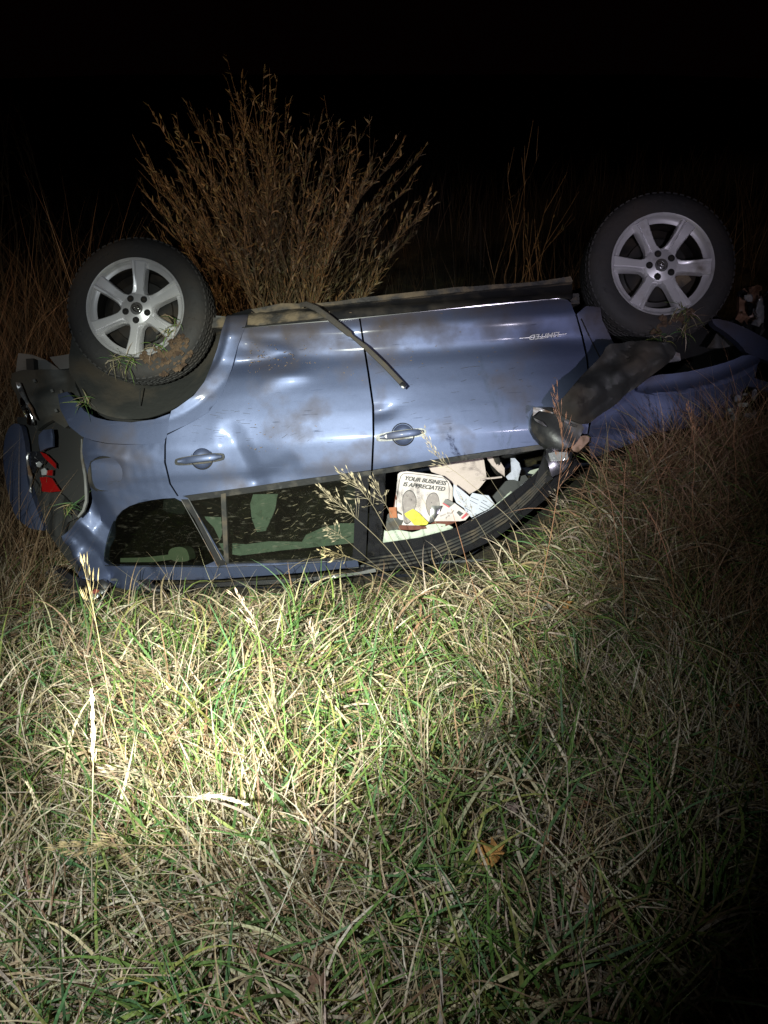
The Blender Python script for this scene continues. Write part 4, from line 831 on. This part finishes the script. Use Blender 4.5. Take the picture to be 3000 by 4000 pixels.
def keep(R_, *arrs):
    k = outside_car(R_); return [R_[k]]+[a[k] for a in arrs]
B = []
# lower thatch: lying straw, combed sideways near the car
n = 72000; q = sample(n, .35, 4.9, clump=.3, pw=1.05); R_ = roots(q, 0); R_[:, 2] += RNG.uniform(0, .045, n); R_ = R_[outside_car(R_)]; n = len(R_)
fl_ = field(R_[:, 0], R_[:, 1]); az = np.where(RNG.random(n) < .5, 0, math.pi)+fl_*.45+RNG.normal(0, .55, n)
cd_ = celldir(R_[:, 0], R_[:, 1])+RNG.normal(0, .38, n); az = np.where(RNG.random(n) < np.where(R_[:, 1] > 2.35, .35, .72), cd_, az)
B.append(ribbon_mesh("t", R_, az, RNG.uniform(-.05, .38, n), RNG.uniform(-.1, .7, n), RNG.uniform(.05, .17, n), RNG.uniform(.003, .0095, n)*RNG.uniform(.6, 1, n), np.where(RNG.random((n, 1)) < .8, cols(n, TAN*.62, .4), cols(n, GRN)), 3, curl=RNG.normal(0, .5, n)))  # straw toned down: shadow between the blades is in its colour
# green lying blades
n = 8000; q = sample(n, .35, 4.6, dens=lambda x, y: np.clip(.55+.35*field(x, y, 1.5), .08, 1), clump=.5); R_ = roots(q, .01); R_ = R_[outside_car(R_)]; n = len(R_)
az = field(R_[:, 0], R_[:, 1])*.7+RNG.normal(0, .9, n)+np.where(RNG.random(n) < .5, 0, math.pi)
az = np.where(RNG.random(n) < .6, celldir(R_[:, 0], R_[:, 1], .21)+RNG.normal(0, .4, n), az)
B.append(ribbon_mesh("t", R_, az, RNG.uniform(.15, .9, n), RNG.uniform(.2, 1.3, n), RNG.uniform(.07, .24, n), RNG.uniform(.003, .010, n), cols(n, GRN), 5, curl=RNG.normal(0, .4, n)))
matted = blades_object("matted_grass", B, M['leafy'], "flattened straw coloured and green grass matted on the bank")
# upright tufts, less near the car where it is flattened
B = []
dn = lambda x, y: np.clip(.25+.55*(field(x, y, 2.1)) + .5*(np.abs(x-1.6) < 1.0)*(y > 2.6), .04, 1)*np.where((y > 2.35) & (np.abs(x+.35) < 1.5), .06, 1)
n = 15000; q = sample(n, .45, 4.4, dens=dn, clump=.85, cs=.09); R_ = roots(q); R_ = R_[outside_car(R_, .06)]; n = len(R_)
az = RNG.uniform(0, 2*math.pi, n)*.35+1.6+.8*field(R_[:, 0], R_[:, 1], 1.3)+RNG.normal(0, .8, n); gr = RNG.random(n) < np.clip(.30+.24*field(R_[:, 0]+3, R_[:, 1], 1.9), .05, .9)
C_ = np.where(gr[:, None], cols(n, GRN), cols(n, TAN))
B.append(ribbon_mesh("t", R_, az, RNG.uniform(.6, 1.45, n), RNG.uniform(.3, 2.2, n), RNG.uniform(.10, .30, n), np.where(gr, RNG.uniform(.004, .0105, n), RNG.uniform(.003, .008, n)), C_, 6, curl=RNG.normal(0, .7, n)))
# coarse clumps: each leans its own way
def clumps(nc, q, nb, hl, wl, pal, e=(.35, 1.35), b=(.3, 1.9), spread=.035, jit=.55):
    cx = q[:nc]; k = RNG.integers(nb[0], nb[1], nc); k = np.where((cx[:, 1] > 2.45) & (np.abs(cx[:, 0]+.35) < 1.4), 1, k); idx = np.repeat(np.arange(nc), k); n = len(idx); lean = RNG.uniform(0, 2*math.pi, nc); sz = RNG.uniform(.6, 1.25, nc)
    R_ = roots(cx[idx]+RNG.normal(0, spread, (n, 2))); ok = outside_car(R_, .16); R_ = R_[ok]; idx = idx[ok]; n = len(R_)
    B.append(ribbon_mesh("t", R_, lean[idx]+RNG.normal(0, jit, n), RNG.uniform(*e, n), RNG.uniform(*b, n), RNG.uniform(*hl, n)*sz[idx], RNG.uniform(*wl, n), cols(n, pal), 7, curl=RNG.normal(0, .9, n)))
clumps(330, sample(330, .45, 4.1, clump=0), (14, 34), (.13, .32), (.004, .0085), TAN)
clumps(190, sample(190, .45, 3.6, clump=0), (8, 22), (.14, .34), (.005, .0115), GRN, (.5, 1.4), (.2, 1.2), .03, .8)
clumps(60, sample(60, .6, 3.2, clump=0), (20, 40), (.16, .36), (.003, .007), TAN*.75, (.8, 1.5), (.2, 1.0), .03, 1.2)
n = 3600; q = sample(n, .4, 4.0, clump=.5, cs=.12); R_ = roots(q, .02); R_ = R_[outside_car(R_, .1)]; n = len(R_)   # broad curled dead blades
B.append(ribbon_mesh("t", R_, celldir(R_[:, 0], R_[:, 1], .25)+RNG.normal(0, .6, n), RNG.uniform(.1, 1.1, n), RNG.uniform(.3, 2.4, n), RNG.uniform(.09, .24, n), RNG.uniform(.007, .013, n), cols(n, TAN), 7, curl=RNG.normal(0, 1.2, n), twist=RNG.uniform(-1.4, 1.4, n)))
n = 2600; q = sample(n, .4, 3.3, clump=.8, cs=.16); R_ = roots(q, .01); R_ = R_[outside_car(R_, .2)]; n = len(R_)   # long coarse bent blades
k_ = RNG.random((n, 1)) < .62
B.append(ribbon_mesh("t", R_, celldir(R_[:, 0], R_[:, 1], .30)+RNG.normal(0, .45, n), RNG.uniform(.5, 1.3, n), RNG.uniform(.9, 2.3, n), RNG.uniform(.18, .42, n), RNG.uniform(.005, .0105, n), np.where(k_, cols(n, TAN), cols(n, GRN)), 8, curl=RNG.normal(0, .7, n)))
# long wide green blades in the near foreground
n = 900; q = sample(n, .45, 2.4, clump=.8, cs=.22); R_ = roots(q); az = RNG.uniform(0, 2*math.pi, n)
B.append(ribbon_mesh("t", R_, az, RNG.uniform(.4, 1.1, n), RNG.uniform(.3, 1.2, n), RNG.uniform(.18, .42, n), RNG.uniform(.006, .011, n), cols(n, GRN[:5]), 7, curl=RNG.normal(0, .3, n)))
# thin long straws criss-crossing on top
n = 3200; q = sample(n, .4, 4.0, clump=.2); R_ = roots(q, .03); R_ = R_[outside_car(R_, .1)]; n = len(R_)
B.append(ribbon_mesh("t", R_, RNG.uniform(0, 2*math.pi, n), RNG.uniform(0, .8, n), RNG.uniform(0, .9, n), RNG.uniform(.15, .45, n), RNG.uniform(.0012, .0024, n), cols(n, TAN), 6, curl=RNG.normal(0, .3, n)))
tufts = blades_object("grass", B, M['leafy'], "loose tufts of green and dry grass standing on the bank")
# tall brown grass: right bank in front of the nose, far left, and the field behind the car
B = []
def patch(n, cx, cy, sx, sy, hl, wl, pal, e=(1.0, 1.5), b=(.1, .8)):
    q = np.c_[RNG.normal(cx, sx, n), RNG.normal(cy, sy, n)]; R_ = roots(q); R_ = R_[outside_car(R_, .05)]; n = len(R_)
    B.append(ribbon_mesh("t", R_, RNG.uniform(0, 2*math.pi, n), RNG.uniform(*e, n), RNG.uniform(*b, n), RNG.uniform(*hl, n), RNG.uniform(*wl, n), cols(n, pal), 6, curl=RNG.normal(0, .5, n)))
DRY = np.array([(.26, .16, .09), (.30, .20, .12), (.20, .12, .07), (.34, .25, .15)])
def patch_px(n, px, py, sx, sy, *a, **k):
    p = ground_hit(px, py); patch(n, p[0], p[1], sx, sy, *a, **k)
RDY = np.array([(.46, .27, .16), (.50, .34, .22), (.34, .20, .12), (.36, .30, .15)])
patch_px(2400, 2760, 1790, .24, .14, (.2, .5), (.002, .0055), RDY, (.7, 1.5), (.2, 1.4))
patch_px(2200, 2930, 1740, .18, .14, (.25, .6), (.002, .0055), RDY, (.8, 1.5), (.2, 1.2))
patch_px(1300, 2560, 1830, .18, .08, (.1, .28), (.002, .005), RDY, (.4, 1.4), (.3, 1.8))
patch_px(700, 2880, 2080, .18, .16, (.2, .5), (.002, .0055), RDY*.8, (.8, 1.5), (.2, 1.2))
patch_px(500, 2930, 2560, .12, .18, (.2, .5), (.002, .0055), RDY*.8, (.8, 1.5), (.2, 1.2))
patch_px(500, 2640, 2150, .16, .16, (.15, .4), (.002, .0055), RDY*.8, (.7, 1.5), (.2, 1.4))
patch_px(500, 2850, 2300, .2, .2, (.15, .35), (.002, .005), RDY, (.6, 1.5), (.3, 1.4))
patch(1900, 1.75, 3.0, .35, .35, (.12, .34), (.002, .005), np.r_[DRY, GRN[:2]], (.5, 1.4), (.3, 1.8))
patch(1500, 1.15, 2.75, .3, .2, (.08, .22), (.002, .004), np.r_[DRY, TAN[:3]*.7], (.3, 1.3), (.3, 1.8))
patch(3500, -2.35, 4.1, .30, .8, (.35, .95), (.002, .005), DRY)
patch(2200, -2.1, 3.2, .25, .5, (.15, .45), (.002, .005), DRY, (.7, 1.4))
patch(2200, -2.9, 5.2, .6, .7, (.6, 1.5), (.002, .005), DRY)
tall = blades_object("tall_dry_grass", B, M['leafy'], "tall brown dry grass growing at the ends of the car")
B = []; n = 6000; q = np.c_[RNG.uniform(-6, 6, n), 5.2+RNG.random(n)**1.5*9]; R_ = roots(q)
B.append(ribbon_mesh("t", R_, RNG.uniform(0, 6.28, n), RNG.uniform(1.1, 1.55, n), RNG.uniform(.1, .6, n), RNG.uniform(.35, .9, n), RNG.uniform(.003, .007, n), cols(n, DRY*.28), 4))  # dry-grass colours cut down: the unlit field is in the blade colour
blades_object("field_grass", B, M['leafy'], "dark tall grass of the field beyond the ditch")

# ------------------------------------------------------------------ seed-head stalks (each a thing)
def stalk(path, dt, label, head='spray', hl=.25, col=(.50, .38, .18), r=.0016, nsp=12, spl=.05, tipd=None, group=None, root=None, cat="grass stalk"):
    """path: pixels from the root to the tip; root stands on the ground, tip at axial depth dt"""
    R0 = ground_hit(*path[0]); d0 = (CW.T @ (R0-CP))[2]; n = len(path); L = [0]
    for i in range(1, n): L.append(L[-1]+math.dist(path[i-1], path[i]))
    sm = smooth_poly([(p[0], p[1], d0+(dt-d0)*(l/L[-1])) for p, l in zip(path, L)], 2, False)
    P = [Vector(Wd(p[0], p[1], p[2])) for p in sm]; org = P[0].copy(); P = [p-org for p in P]
    root_o = bpy.data.objects.new("grass_stalk", None); COL.objects.link(root_o); root_o.location = org; tag(root_o, label, cat, group)
    m = len(P); V, F = tube(P, [r*(1-.6*i/m) for i in range(m)], 5); rr_ = random.Random(hash(path[0]) % 1000)
    me = MB().add(V, F).build("stem", None, root_o); 
    if head:
        hb = []; cum = [0]
        for i in range(1, m): cum.append(cum[-1]+(P[i]-P[i-1]).length)
        tot = cum[-1]; hs = max(0, tot-hl); mb = MB()
        def at(s):
            for i in range(1, m):
                if cum[i] >= s: t = (s-cum[i-1])/max(1e-6, cum[i]-cum[i-1]); return P[i-1].lerp(P[i], t), (P[i]-P[i-1]).normalized()
            return P[-1], (P[-1]-P[-2]).normalized()
        for k in range(nsp):
            t = k/(nsp-1); p, d = at(hs+hl*t); sv = d.cross(Vector((rr_.uniform(-1, 1), rr_.uniform(-1, 1), rr_.uniform(-1, 1)))).normalized()
            sp = (.55 if head == 'spray' else .18)*(1.1-.7*t)*rr_.uniform(.6, 1.3); dd = (d+sv*sp).normalized(); ln = spl*rr_.uniform(.6, 1.2)*(1.2-.5*t)
            q = p+dd*ln*(.9 if head == 'spray' else .15)
            if head == 'spray': mb.tube([p, p.lerp(q, .6), q], [.0005, .0005, .0004], 3)
            for z_ in range(2 if head == 'spray' else 2):
                q0 = q+Vector((rr_.uniform(-1, 1), rr_.uniform(-1, 1), rr_.uniform(-1, 1)))*.003; sw = (d*.5+dd+Vector((0, 0, rr_.uniform(-.3, .2)))).normalized()
                Ls = ln*rr_.uniform(.35, .6)+.008; wv = sw.cross(sv).normalized()*.0019; uv = sw.cross(wv).normalized()*.0014
                a_ = q0; b_ = q0+sw*Ls*.45; c_ = q0+sw*Ls; mb.add([a_, b_+wv, b_+uv, b_-wv, b_-uv, c_], [[0, 1, 2], [0, 2, 3], [0, 3, 4], [0, 4, 1], [5, 2, 1], [5, 3, 2], [5, 4, 3], [5, 1, 4]])
        ho = mb.build("seed_head", None, root_o, smooth=False); ho["kind"] = "stuff"
        ho.data.materials.append(straw(col, 1.15))
    me.data.materials.append(straw(col)); return root_o
_straw = {}
def straw(col, k=1.0):
    key = (round(col[0], 2), round(col[1], 2), k)
    if key not in _straw: _straw[key] = mat("straw_%d" % len(_straw), tuple(min(.9, c*k) for c in col), .6, mixcol=tuple(c*.7 for c in col), mscale=90)
    return _straw[key]
GOLD = (.38, .29, .15); PALE = (.44, .37, .26); RED = (.42, .22, .12); BRN = (.36, .24, .15)
stalk([(560, 3260), (488, 2977), (434, 2778), (398, 2561), (366, 2381), (334, 2245)], 2.3, "golden stalk with a spread seed head rising before the car's tail", 'spray', .16, GOLD, .0024, 12, .085)
stalk([(360, 3720), (358, 3300), (362, 3104), (366, 2878), (360, 2715)], 1.45, "pale upright stalk with a tight white spike below the golden stalk", 'spike', .17, PALE, .0018, 46, .028)
stalk([(290, 3600), (250, 3420), (200, 3290), (150, 3165), (113, 3063)], 1.5, "thin pale stalk leaning left with a small narrow head", 'spike', .10, PALE, .0014, 20, .02)
stalk([(760, 3420), (700, 3180), (640, 3070), (560, 3030), (461, 3005)], 1.55, "arching stalk with a feathery head drooping to the left above the flat one", 'spray', .22, PALE, .0014, 26, .05)
stalk([(760, 3500), (720, 3160), (780, 3108), (860, 3110), (945, 3135)], 1.55, "arching stalk with a white plume drooping to the right", 'spike', .16, (.50, .45, .35), .0014, 50, .035)
stalk([(1300, 3320), (1000, 3298), (800, 3300), (600, 3303), (430, 3302), (253, 3307)], 1.5, "stalk lying flat with a long feathery head pointing left", 'spray', .24, GOLD, .0014, 34, .05)
stalk([(630, 3620), (652, 3530), (672, 3465), (690, 3400), (707, 3345)], 1.42, "short curved stalk with a plump pale head under the flat one", 'spike', .08, PALE, .0014, 24, .022)
stalk([(1680, 2330), (1560, 2160), (1500, 2050), (1440, 1945), (1345, 1850)], 2.75, "topmost of the seed heads leaning left over the centre pillar", 'spray', .34, PALE, .0017, 34, .075, group=None)
stalk([(1665, 2330), (1510, 2135), (1400, 2030), (1340, 1985), (1268, 1925)], 2.7, "bushy seed head leaning over the rear door glass below the topmost one", 'spray', .36, PALE, .0019, 38, .08)
stalk([(1620, 2330), (1470, 2213), (1377, 2130), (1330, 2090), (1282, 2058)], 2.65, "narrow seed head leaning over the lower half of the rear door glass", 'spray', .22, PALE, .0015, 22, .06)
stalk([(1700, 2340), (1480, 2222), (1400, 2190), (1337, 2168), (1262, 2149)], 2.65, "seed head lying along the roof edge below the rear door glass", 'spray', .24, (.55, .44, .25), .0015, 30, .05)
stalk([(1700, 2320), (1620, 2165), (1540, 2030), (1500, 1960), (1462, 1880)], 2.75, "seed head leaning over the left edge of the front window", 'spray', .26, PALE, .0015, 26, .06)
stalk([(2141, 2200), (2011, 2041), (1879, 1925), (1790, 1850), (1715, 1800), (1669, 1706)], 3.0, "tan seed head standing across the front door's lower edge", 'spray', .24, PALE, .0015, 28, .05)
stalk([(2085, 2110), (2010, 2010), (1950, 1925), (1898, 1840)], 3.1, "bare straw leaning across the right part of the front window", None, .1, PALE, .0014)
stalk([(2040, 2520), (2100, 2334), (2147, 2122), (2174, 1956), (2190, 1830), (2200, 1700), (2178, 1570)], 2.75, "tall reddish stalk with a dense head in front of the broken mirror", 'spray', .36, RED, .0020, 26, .07)
stalk([(1900, 2440), (1845, 2280), (1806, 2132), (1782, 2050), (1763, 1987)], 2.75, "thin reddish stem without a head crossing the front window's black frame", None, .1, (.5, .25, .15), .0017)
stalk([(2450, 2440), (2432, 2253), (2405, 2080), (2391, 1980), (2357, 1833), (2298, 1744)], 2.9, "tall bare red brown stem with a bent tip right of the mirror", None, .1, RED, .0018)
stalk([(2440, 2450), (2436, 2253), (2430, 2045), (2438, 1900), (2444, 1800)], 2.9, "straight bare red brown stem with an upright tip right of the mirror", None, .1, RED, .0016)
stalk([(2300, 2450), (2190, 2570), (2080, 2690), (1990, 2770), (1898, 2851)], 1.95, "long pale straw fallen toward the lower left, the upper of two", 'spray', .16, PALE, .0018, 26, .05)
stalk([(2375, 2640), (2240, 2720), (2100, 2790), (1980, 2830), (1862, 2869)], 1.85, "long pale straw fallen toward the lower left, the lower of two", 'spray', .16, PALE, .0018, 24, .05)
stalk([(1760, 3940), (1790, 3900), (1830, 3840), (1871, 3827), (1960, 3850), (2133, 3918)], 1.25, "bent tan blade arching over the grass at the bottom edge", None, .1, BRN, .0028)
stalk([(2830, 3720), (2770, 3680), (2680, 3625), (2567, 3574)], 1.3, "thin pale straw alone in the dark lower right corner", None, .1, PALE, .0013)
stalk([(960, 2420), (955, 2390), (950, 2360), (942, 2330)], 2.5, "small brown head standing between the golden stalk and the car's roof rail", 'spike', .07, BRN, .0014, 16, .025)
stalk([(1090, 2900), (1080, 2720), (1030, 2560), (1000, 2430), (935, 2345)], 2.1, "pinkish straw with a narrow head rising from the brightly lit grass", 'spray', .18, (.5, .38, .30), .0015, 18, .045)
stalk([(1320, 2800), (1270, 2650), (1230, 2550), (1212, 2440)], 2.2, "short pinkish straw in the brightly lit grass right of the taller one", 'spray', .14, (.5, .38, .30), .0013, 16, .04)
stalk([(2620, 2500), (2640, 2300), (2590, 2100), (2510, 1960)], 2.3, "dim reddish straw leaning left on the dark right bank", None, .1, RED, .0018)
stalk([(1690, 3500), (1660, 3150), (1640, 2900), (1625, 2600)], 1.7, "thin upright straw in the middle of the lit grass", None, .1, PALE, .0010)

for _k, (_p, _l) in enumerate((([(1830, 2420), (1800, 2250), (1725, 2080), (1640, 1930)], "thin pale straw leaning left across the printed mat"), ([(1990, 2400), (1960, 2230), (1900, 2090), (1815, 1960)], "thin pale straw leaning left below the ruled form"),
    ([(2230, 2420), (2290, 2250), (2350, 2120), (2440, 1990)], "thin pale straw leaning right, right of the reddish stalk"), ([(2330, 2350), (2300, 2150), (2240, 2020), (2165, 1930)], "thin pale straw leaning left toward the mirror base"),
    ([(1730, 2360), (1760, 2240), (1750, 2120), (1700, 2040)], "short thin straw with a drooping tip before the frame ridges"), ([(2560, 2250), (2590, 2050), (2580, 1900), (2530, 1740)], "thin dim straw rising before the front fender"),
    ([(2720, 2150), (2700, 1950), (2720, 1780), (2690, 1600)], "thin dim straw crossing the front fender flare"), ([(2860, 2050), (2880, 1850), (2860, 1680), (2900, 1520)], "thin dim straw at the right end of the fender"))):
    stalk(_p, 2.75+(.25 if _p[0][0] > 2500 else 0), _l, 'spray' if _k in (1, 3, 6) else None, .14, PALE if _k < 5 else RED, .0012, 12, .04)
# ------------------------------------------------------------------ fallen leaves
def leaf(px, py, size, col, label, seed):
    r = random.Random(seed); p = ground_hit(px, py); lob = [(0, -1.0), (.12, -.45), (.62, -.55), (.42, -.15), (1.0, .10), (.60, .28), (.72, .70), (.30, .55), (0, 1.05), (-.30, .55), (-.75, .66), (-.58, .25), (-.98, .05), (-.42, -.15), (-.60, -.58), (-.12, -.45)]
    V = [(0, 0, 0)]+[(x*size/2*r.uniform(.85, 1.1), y*size/2*r.uniform(.85, 1.1), size*.14*math.sin(3*x+seed)+size*.10*(abs(x)+abs(y))*r.uniform(.3, 1)) for x, y in lob]
    n = len(lob); V2 = [(x, y, z-.0015) for x, y, z in V]
    F = [[0, i+1, (i+1) % n+1] for i in range(n)]+[[n+1, n+1+(i+1) % n+1, n+1+i+1] for i in range(n)]+[[i+1, n+2+i, n+2+(i+1) % n, (i+1) % n+1] for i in range(n)]
    mb = MB().add(V+V2, F); o = mb.build("fallen_leaf", mat("leaf_%d" % seed, col, .6, mixcol=tuple(c*.45 for c in col), mscale=70, mlo=.4, mhi=.7, bump=.3, bscale=120), None, smooth=False)
    o.location = p+np.array([0, 0, .075]); o.rotation_euler = (r.uniform(-.5, .2), r.uniform(-.4, .4), r.uniform(0, 6)); tag(o, label, "leaf", "leaves fallen on the grass"); return o
OR = (.42, .20, .06)
for a in ((2200, 2415, .075, OR, "orange leaf beside a grey one below the windscreen pillar", 1), (2130, 2425, .06, (.22, .20, .17), "grey leaf left of the orange leaf below the windscreen pillar", 2), (2410, 2560, .085, (.20, .17, .14), "broad grey brown leaf on the right bank", 3),
          (1745, 3235, .05, (.40, .28, .16), "pale tan leaf in the centre of the near grass", 4), (1915, 3410, .085, (.46, .22, .06), "largest orange leaf, under long green blades", 5), (2290, 3215, .06, (.30, .12, .05), "rust brown leaf at the edge of the torchlight", 6),
          (2840, 2840, .07, (.32, .12, .05), "rust red leaf on the dark right bank, upper one", 7), (2975, 3095, .06, (.45, .16, .04), "bright orange leaf at the right edge", 8), (1262, 3800, .085, (.38, .27, .17), "large tan leaf with curled lobes at the bottom", 9),
          (2545, 2695, .035, (.42, .28, .2), "small curled tan leaf on the right bank", 10), (1990, 3230, .05, (.28, .20, .17), "small grey tan leaf near the centre grass", 11), (1260, 3930, .06, (.18, .10, .06), "dark brown leaf at the bottom edge", 12), (2140, 2640, .035, (.45, .30, .12), "small yellow tan leaf below the grey leaf", 13)): leaf(*a)
for k, (x_, y_, sz_, c_, l_) in enumerate(((2330, 2380, .045, (.30, .22, .17), "small brown leaf right of the orange leaf below the pillar"), (2480, 2920, .04, (.34, .2, .12), "brown leaf in the shadow left of the rust red one"), (2650, 2480, .05, (.28, .16, .1), "dull brown leaf high on the dark right bank"),
    (1560, 2950, .035, (.44, .34, .22), "tiny pale leaf in the middle of the torchlit grass"), (1130, 3620, .05, (.34, .22, .13), "curled brown leaf left of the bottom tan leaf"), (1530, 3560, .05, (.30, .24, .2), "greyish leaf low in the centre of the grass"), (2120, 3350, .05, (.36, .2, .1), "cinnamon leaf right of the largest orange leaf"),
    (680, 3700, .045, (.33, .25, .17), "tan leaf near the bottom left among green blades"), (2200, 2900, .045, (.30, .22, .16), "grey brown leaf between the two fallen straws and the right edge"), (2060, 2560, .04, (.40, .26, .12), "tan leaf just above the fallen straws"))): leaf(x_, y_, sz_, c_, l_, 40+k)
# crushed foil can by the tail
p = ground_hit(352, 2370); mb = MB(); r = random.Random(9); V = []; n = 14
for k in range(9):
    for j in range(n):
        a = 2*math.pi*j/n; rad = .030*(1-.35*math.sin(k*.9)**2)*r.uniform(.65, 1.15); V.append((rad*math.cos(a), k*.015+r.uniform(-.004, .004), .6*rad*math.sin(a)))
mb.add(V, [[k*n+j, k*n+(j+1) % n, (k+1)*n+(j+1) % n, (k+1)*n+j] for k in range(8) for j in range(n)]+[list(range(n)), [8*n+j for j in range(n)]])
can = mb.build("crushed_can", M['foil'], None, smooth=False); can.location = p+np.array([0, -.02, .05]); can.rotation_euler = (.1, .1, -.5); tag(can, "crushed silver and red drink can under the car's tail", "drink can")
q_ = MB().box((0, .065, .018), (.026, .03, .006)); q_.build("red_print", M['redp'], can, smooth=False)

# grass torn up and stuck on the wheels
def tuft(pts, y, label, seed):
    r = random.Random(seed); mb = []; base = car2w(Cc(pts[0][0], pts[0][1], y)); root_o = bpy.data.objects.new("grass_tuft", None); COL.objects.link(root_o); root_o.location = base; tag(root_o, label, "grass tuft")
    Rr = []; 
    for px, py in pts:
        for _ in range(14): Rr.append(car2w(Cc(px+r.uniform(-14, 14), py+r.uniform(-12, 12), y+r.uniform(-.01, .02)))-base)
    Rr = np.array(Rr); n = len(Rr); g_ = np.random.default_rng(seed)
    Vb = ribbon_mesh("t", Rr, g_.uniform(0, 6.28, n), g_.uniform(-1.0, .9, n), g_.uniform(.3, 1.8, n), g_.uniform(.04, .13, n), g_.uniform(.003, .006, n), np.where(g_.random((n, 1)) < .6, cols(n, GRN), cols(n, TAN)), 4, ground=False)
    o = blades_object("torn_blades", [Vb], M['leafy']); o.parent = root_o
tuft([(660, 1290), (690, 1255), (640, 1310), (600, 1350)], .925, "green grass tuft wedged in the rear wheel rim", 21)
tuft([(480, 1395), (440, 1405), (510, 1400), (460, 1420), (500, 1430)], .93, "grass tuft stuck to the lower left of the rear tyre", 22)
tuft([(2660, 1200), (2690, 1225), (2680, 1260), (2670, 1300)], .925, "yellow green grass tuft hanging from the front tyre", 23)
tuft([(2570, 1320), (2600, 1330)], 1.0, "dry grass wisp lying on the torn fender liner", 24)
tuft([(262, 1990), (285, 1975)], .80, "small curl of dry grass caught in the broken tail", 25)
tuft([(318, 1560), (330, 1575)], .86, "few straw blades caught behind the rear wheel arch", 26)

# ------------------------------------------------------------------ shrubs beyond the ditch
def shrub(name, bpx, bpy_, depth, tips, label, seed, leafcol, nb=5, leafn=70, lean=0):
    r = random.Random(seed); g_ = np.random.default_rng(seed); base = Vector(Wd(bpx, bpy_, depth)); base.z = float(hground(base.x, base.y)); so = bpy.data.objects.new(name, None); COL.objects.link(so); so.location = base; tag(so, label, "shrub")
    LR = []; LA = []; LE = []; tw = MB()
    for ti, (tx, ty) in enumerate(tips):
        tip = Vector(Wd(tx, ty, depth+r.uniform(-.45, .55)))-base; off = Vector((r.uniform(-.30, .30), r.uniform(-.2, .2), 0)); off.x += .14*np.sign(tip.x)*abs(tip.x)
        pts = []; K = 9
        for k in range(K+1):
            t = k/K; p = off+(tip-off)*t; p.x -= (tip.x-off.x)*.18*math.sin(math.pi*t); p += Vector((r.uniform(-1, 1), r.uniform(-1, 1), 0))*.015; pts.append(p)
        V, F = tube(pts, [(.0068 if leafn > 20 else .0045)*(1-.88*k/K)+.0008 for k in range(K+1)], 5); MB().add(V, F).build("stem", M['bark'], so)
        for b in range(nb*3):
            k = r.randint(2, K-1); p = pts[k].lerp(pts[k+1], r.random()); ln = r.uniform(.12, .50)*(1.25-k/K*.7); d = (pts[k+1]-pts[k]).normalized(); sd = Vector((r.uniform(-1, 1), r.uniform(-1, 1), r.uniform(0, .5))); d2 = (d+sd*.55).normalized()
            q = [p, p+d2*ln*.5+Vector((0, 0, .03)), p+d2*ln+Vector((0, 0, .08))]; tw.tube(q, [.003, .002, .001], 3)
            for _ in range(leafn//12):
                t = r.random(); c = q[0].lerp(q[1], t*2) if t < .5 else q[1].lerp(q[2], t*2-1); LR.append(c); LA.append(math.atan2(d2.y, d2.x)+r.uniform(-1.2, 1.2)); LE.append(r.uniform(.2, 1.4))
        for _ in range(leafn//3):
            t = r.uniform(.3, 1); k = min(K-1, int(t*K)); c = pts[k].lerp(pts[k+1], t*K-k); LR.append(c); LA.append(r.uniform(0, 6.28)); LE.append(r.uniform(.3, 1.3))
    o = tw.build("twigs", M['bark'], so); o["kind"] = "stuff"
    n = len(LR); Vb = ribbon_mesh("t", np.array([tuple(v) for v in LR]), np.array(LA), np.array(LE), g_.uniform(-.3, .6, n), g_.uniform(.03, .075, n), g_.uniform(.009, .018, n), cols(n, leafcol), 3, ground=False)
    f = blades_object("foliage", [Vb], M['shrub']); f.parent = so
    return so
WIL = np.array([(.26, .20, .09), (.32, .24, .12), (.20, .18, .09), (.38, .31, .20), (.26, .16, .07)])
tips = [(960, 190), (925, 260), (1010, 250), (1065, 310), (1100, 340), (1120, 350), (1180, 420), (1200, 400), (1240, 380), (1300, 345), (1330, 450), (1380, 460), (1410, 470), (1500, 480), (1560, 480), (1575, 470), (1640, 495), (1665, 720), (1620, 800), (1590, 620), (1540, 880), (1520, 700),
        (760, 360), (720, 420), (690, 400), (655, 400), (830, 420), (870, 410), (900, 480), (600, 560), (620, 620), (590, 540), (640, 850), (700, 700), (1010, 420), (1060, 500), (1120, 600), (1260, 620), (1400, 650), (1330, 780), (1450, 560), (950, 620), (860, 620), (780, 520), (1160, 520), (740, 600), (1480, 800), (1480, 1000), (1400, 980), (940, 330), (1000, 360), (640, 640), (660, 720), (610, 700), (700, 560), (680, 820), (820, 640), (760, 780)]
tips = [(x, y+105+.04*(1000-y)) for x, y in tips]
shrub("willow_shrub", 1080, 1130, 6.0, tips, "large willow shrub with brown leaves standing behind the car", 31, WIL, 7, 80)
shrub("bare_shrub", 2010, 1060, 6.6, [(1983, 635), (2052, 569), (2106, 600), (2060, 700)], "thin nearly bare shrub behind the front door", 33, WIL*.6, 1, 6)
shrub("small_weed", 2080, 1080, 6.0, [(2060, 830), (2140, 780), (2190, 770), (2100, 900), (2240, 850)], "small dark weed between the bare shrub and the front wheel", 34, WIL*.6, 1, 12)
shrub("small_weed", 30, 900, 6.4, [(20, 340), (45, 350), (70, 380), (0, 420), (90, 500)], "dim tall weed at the upper left edge beyond the tail", 35, WIL*.8, 2, 30)
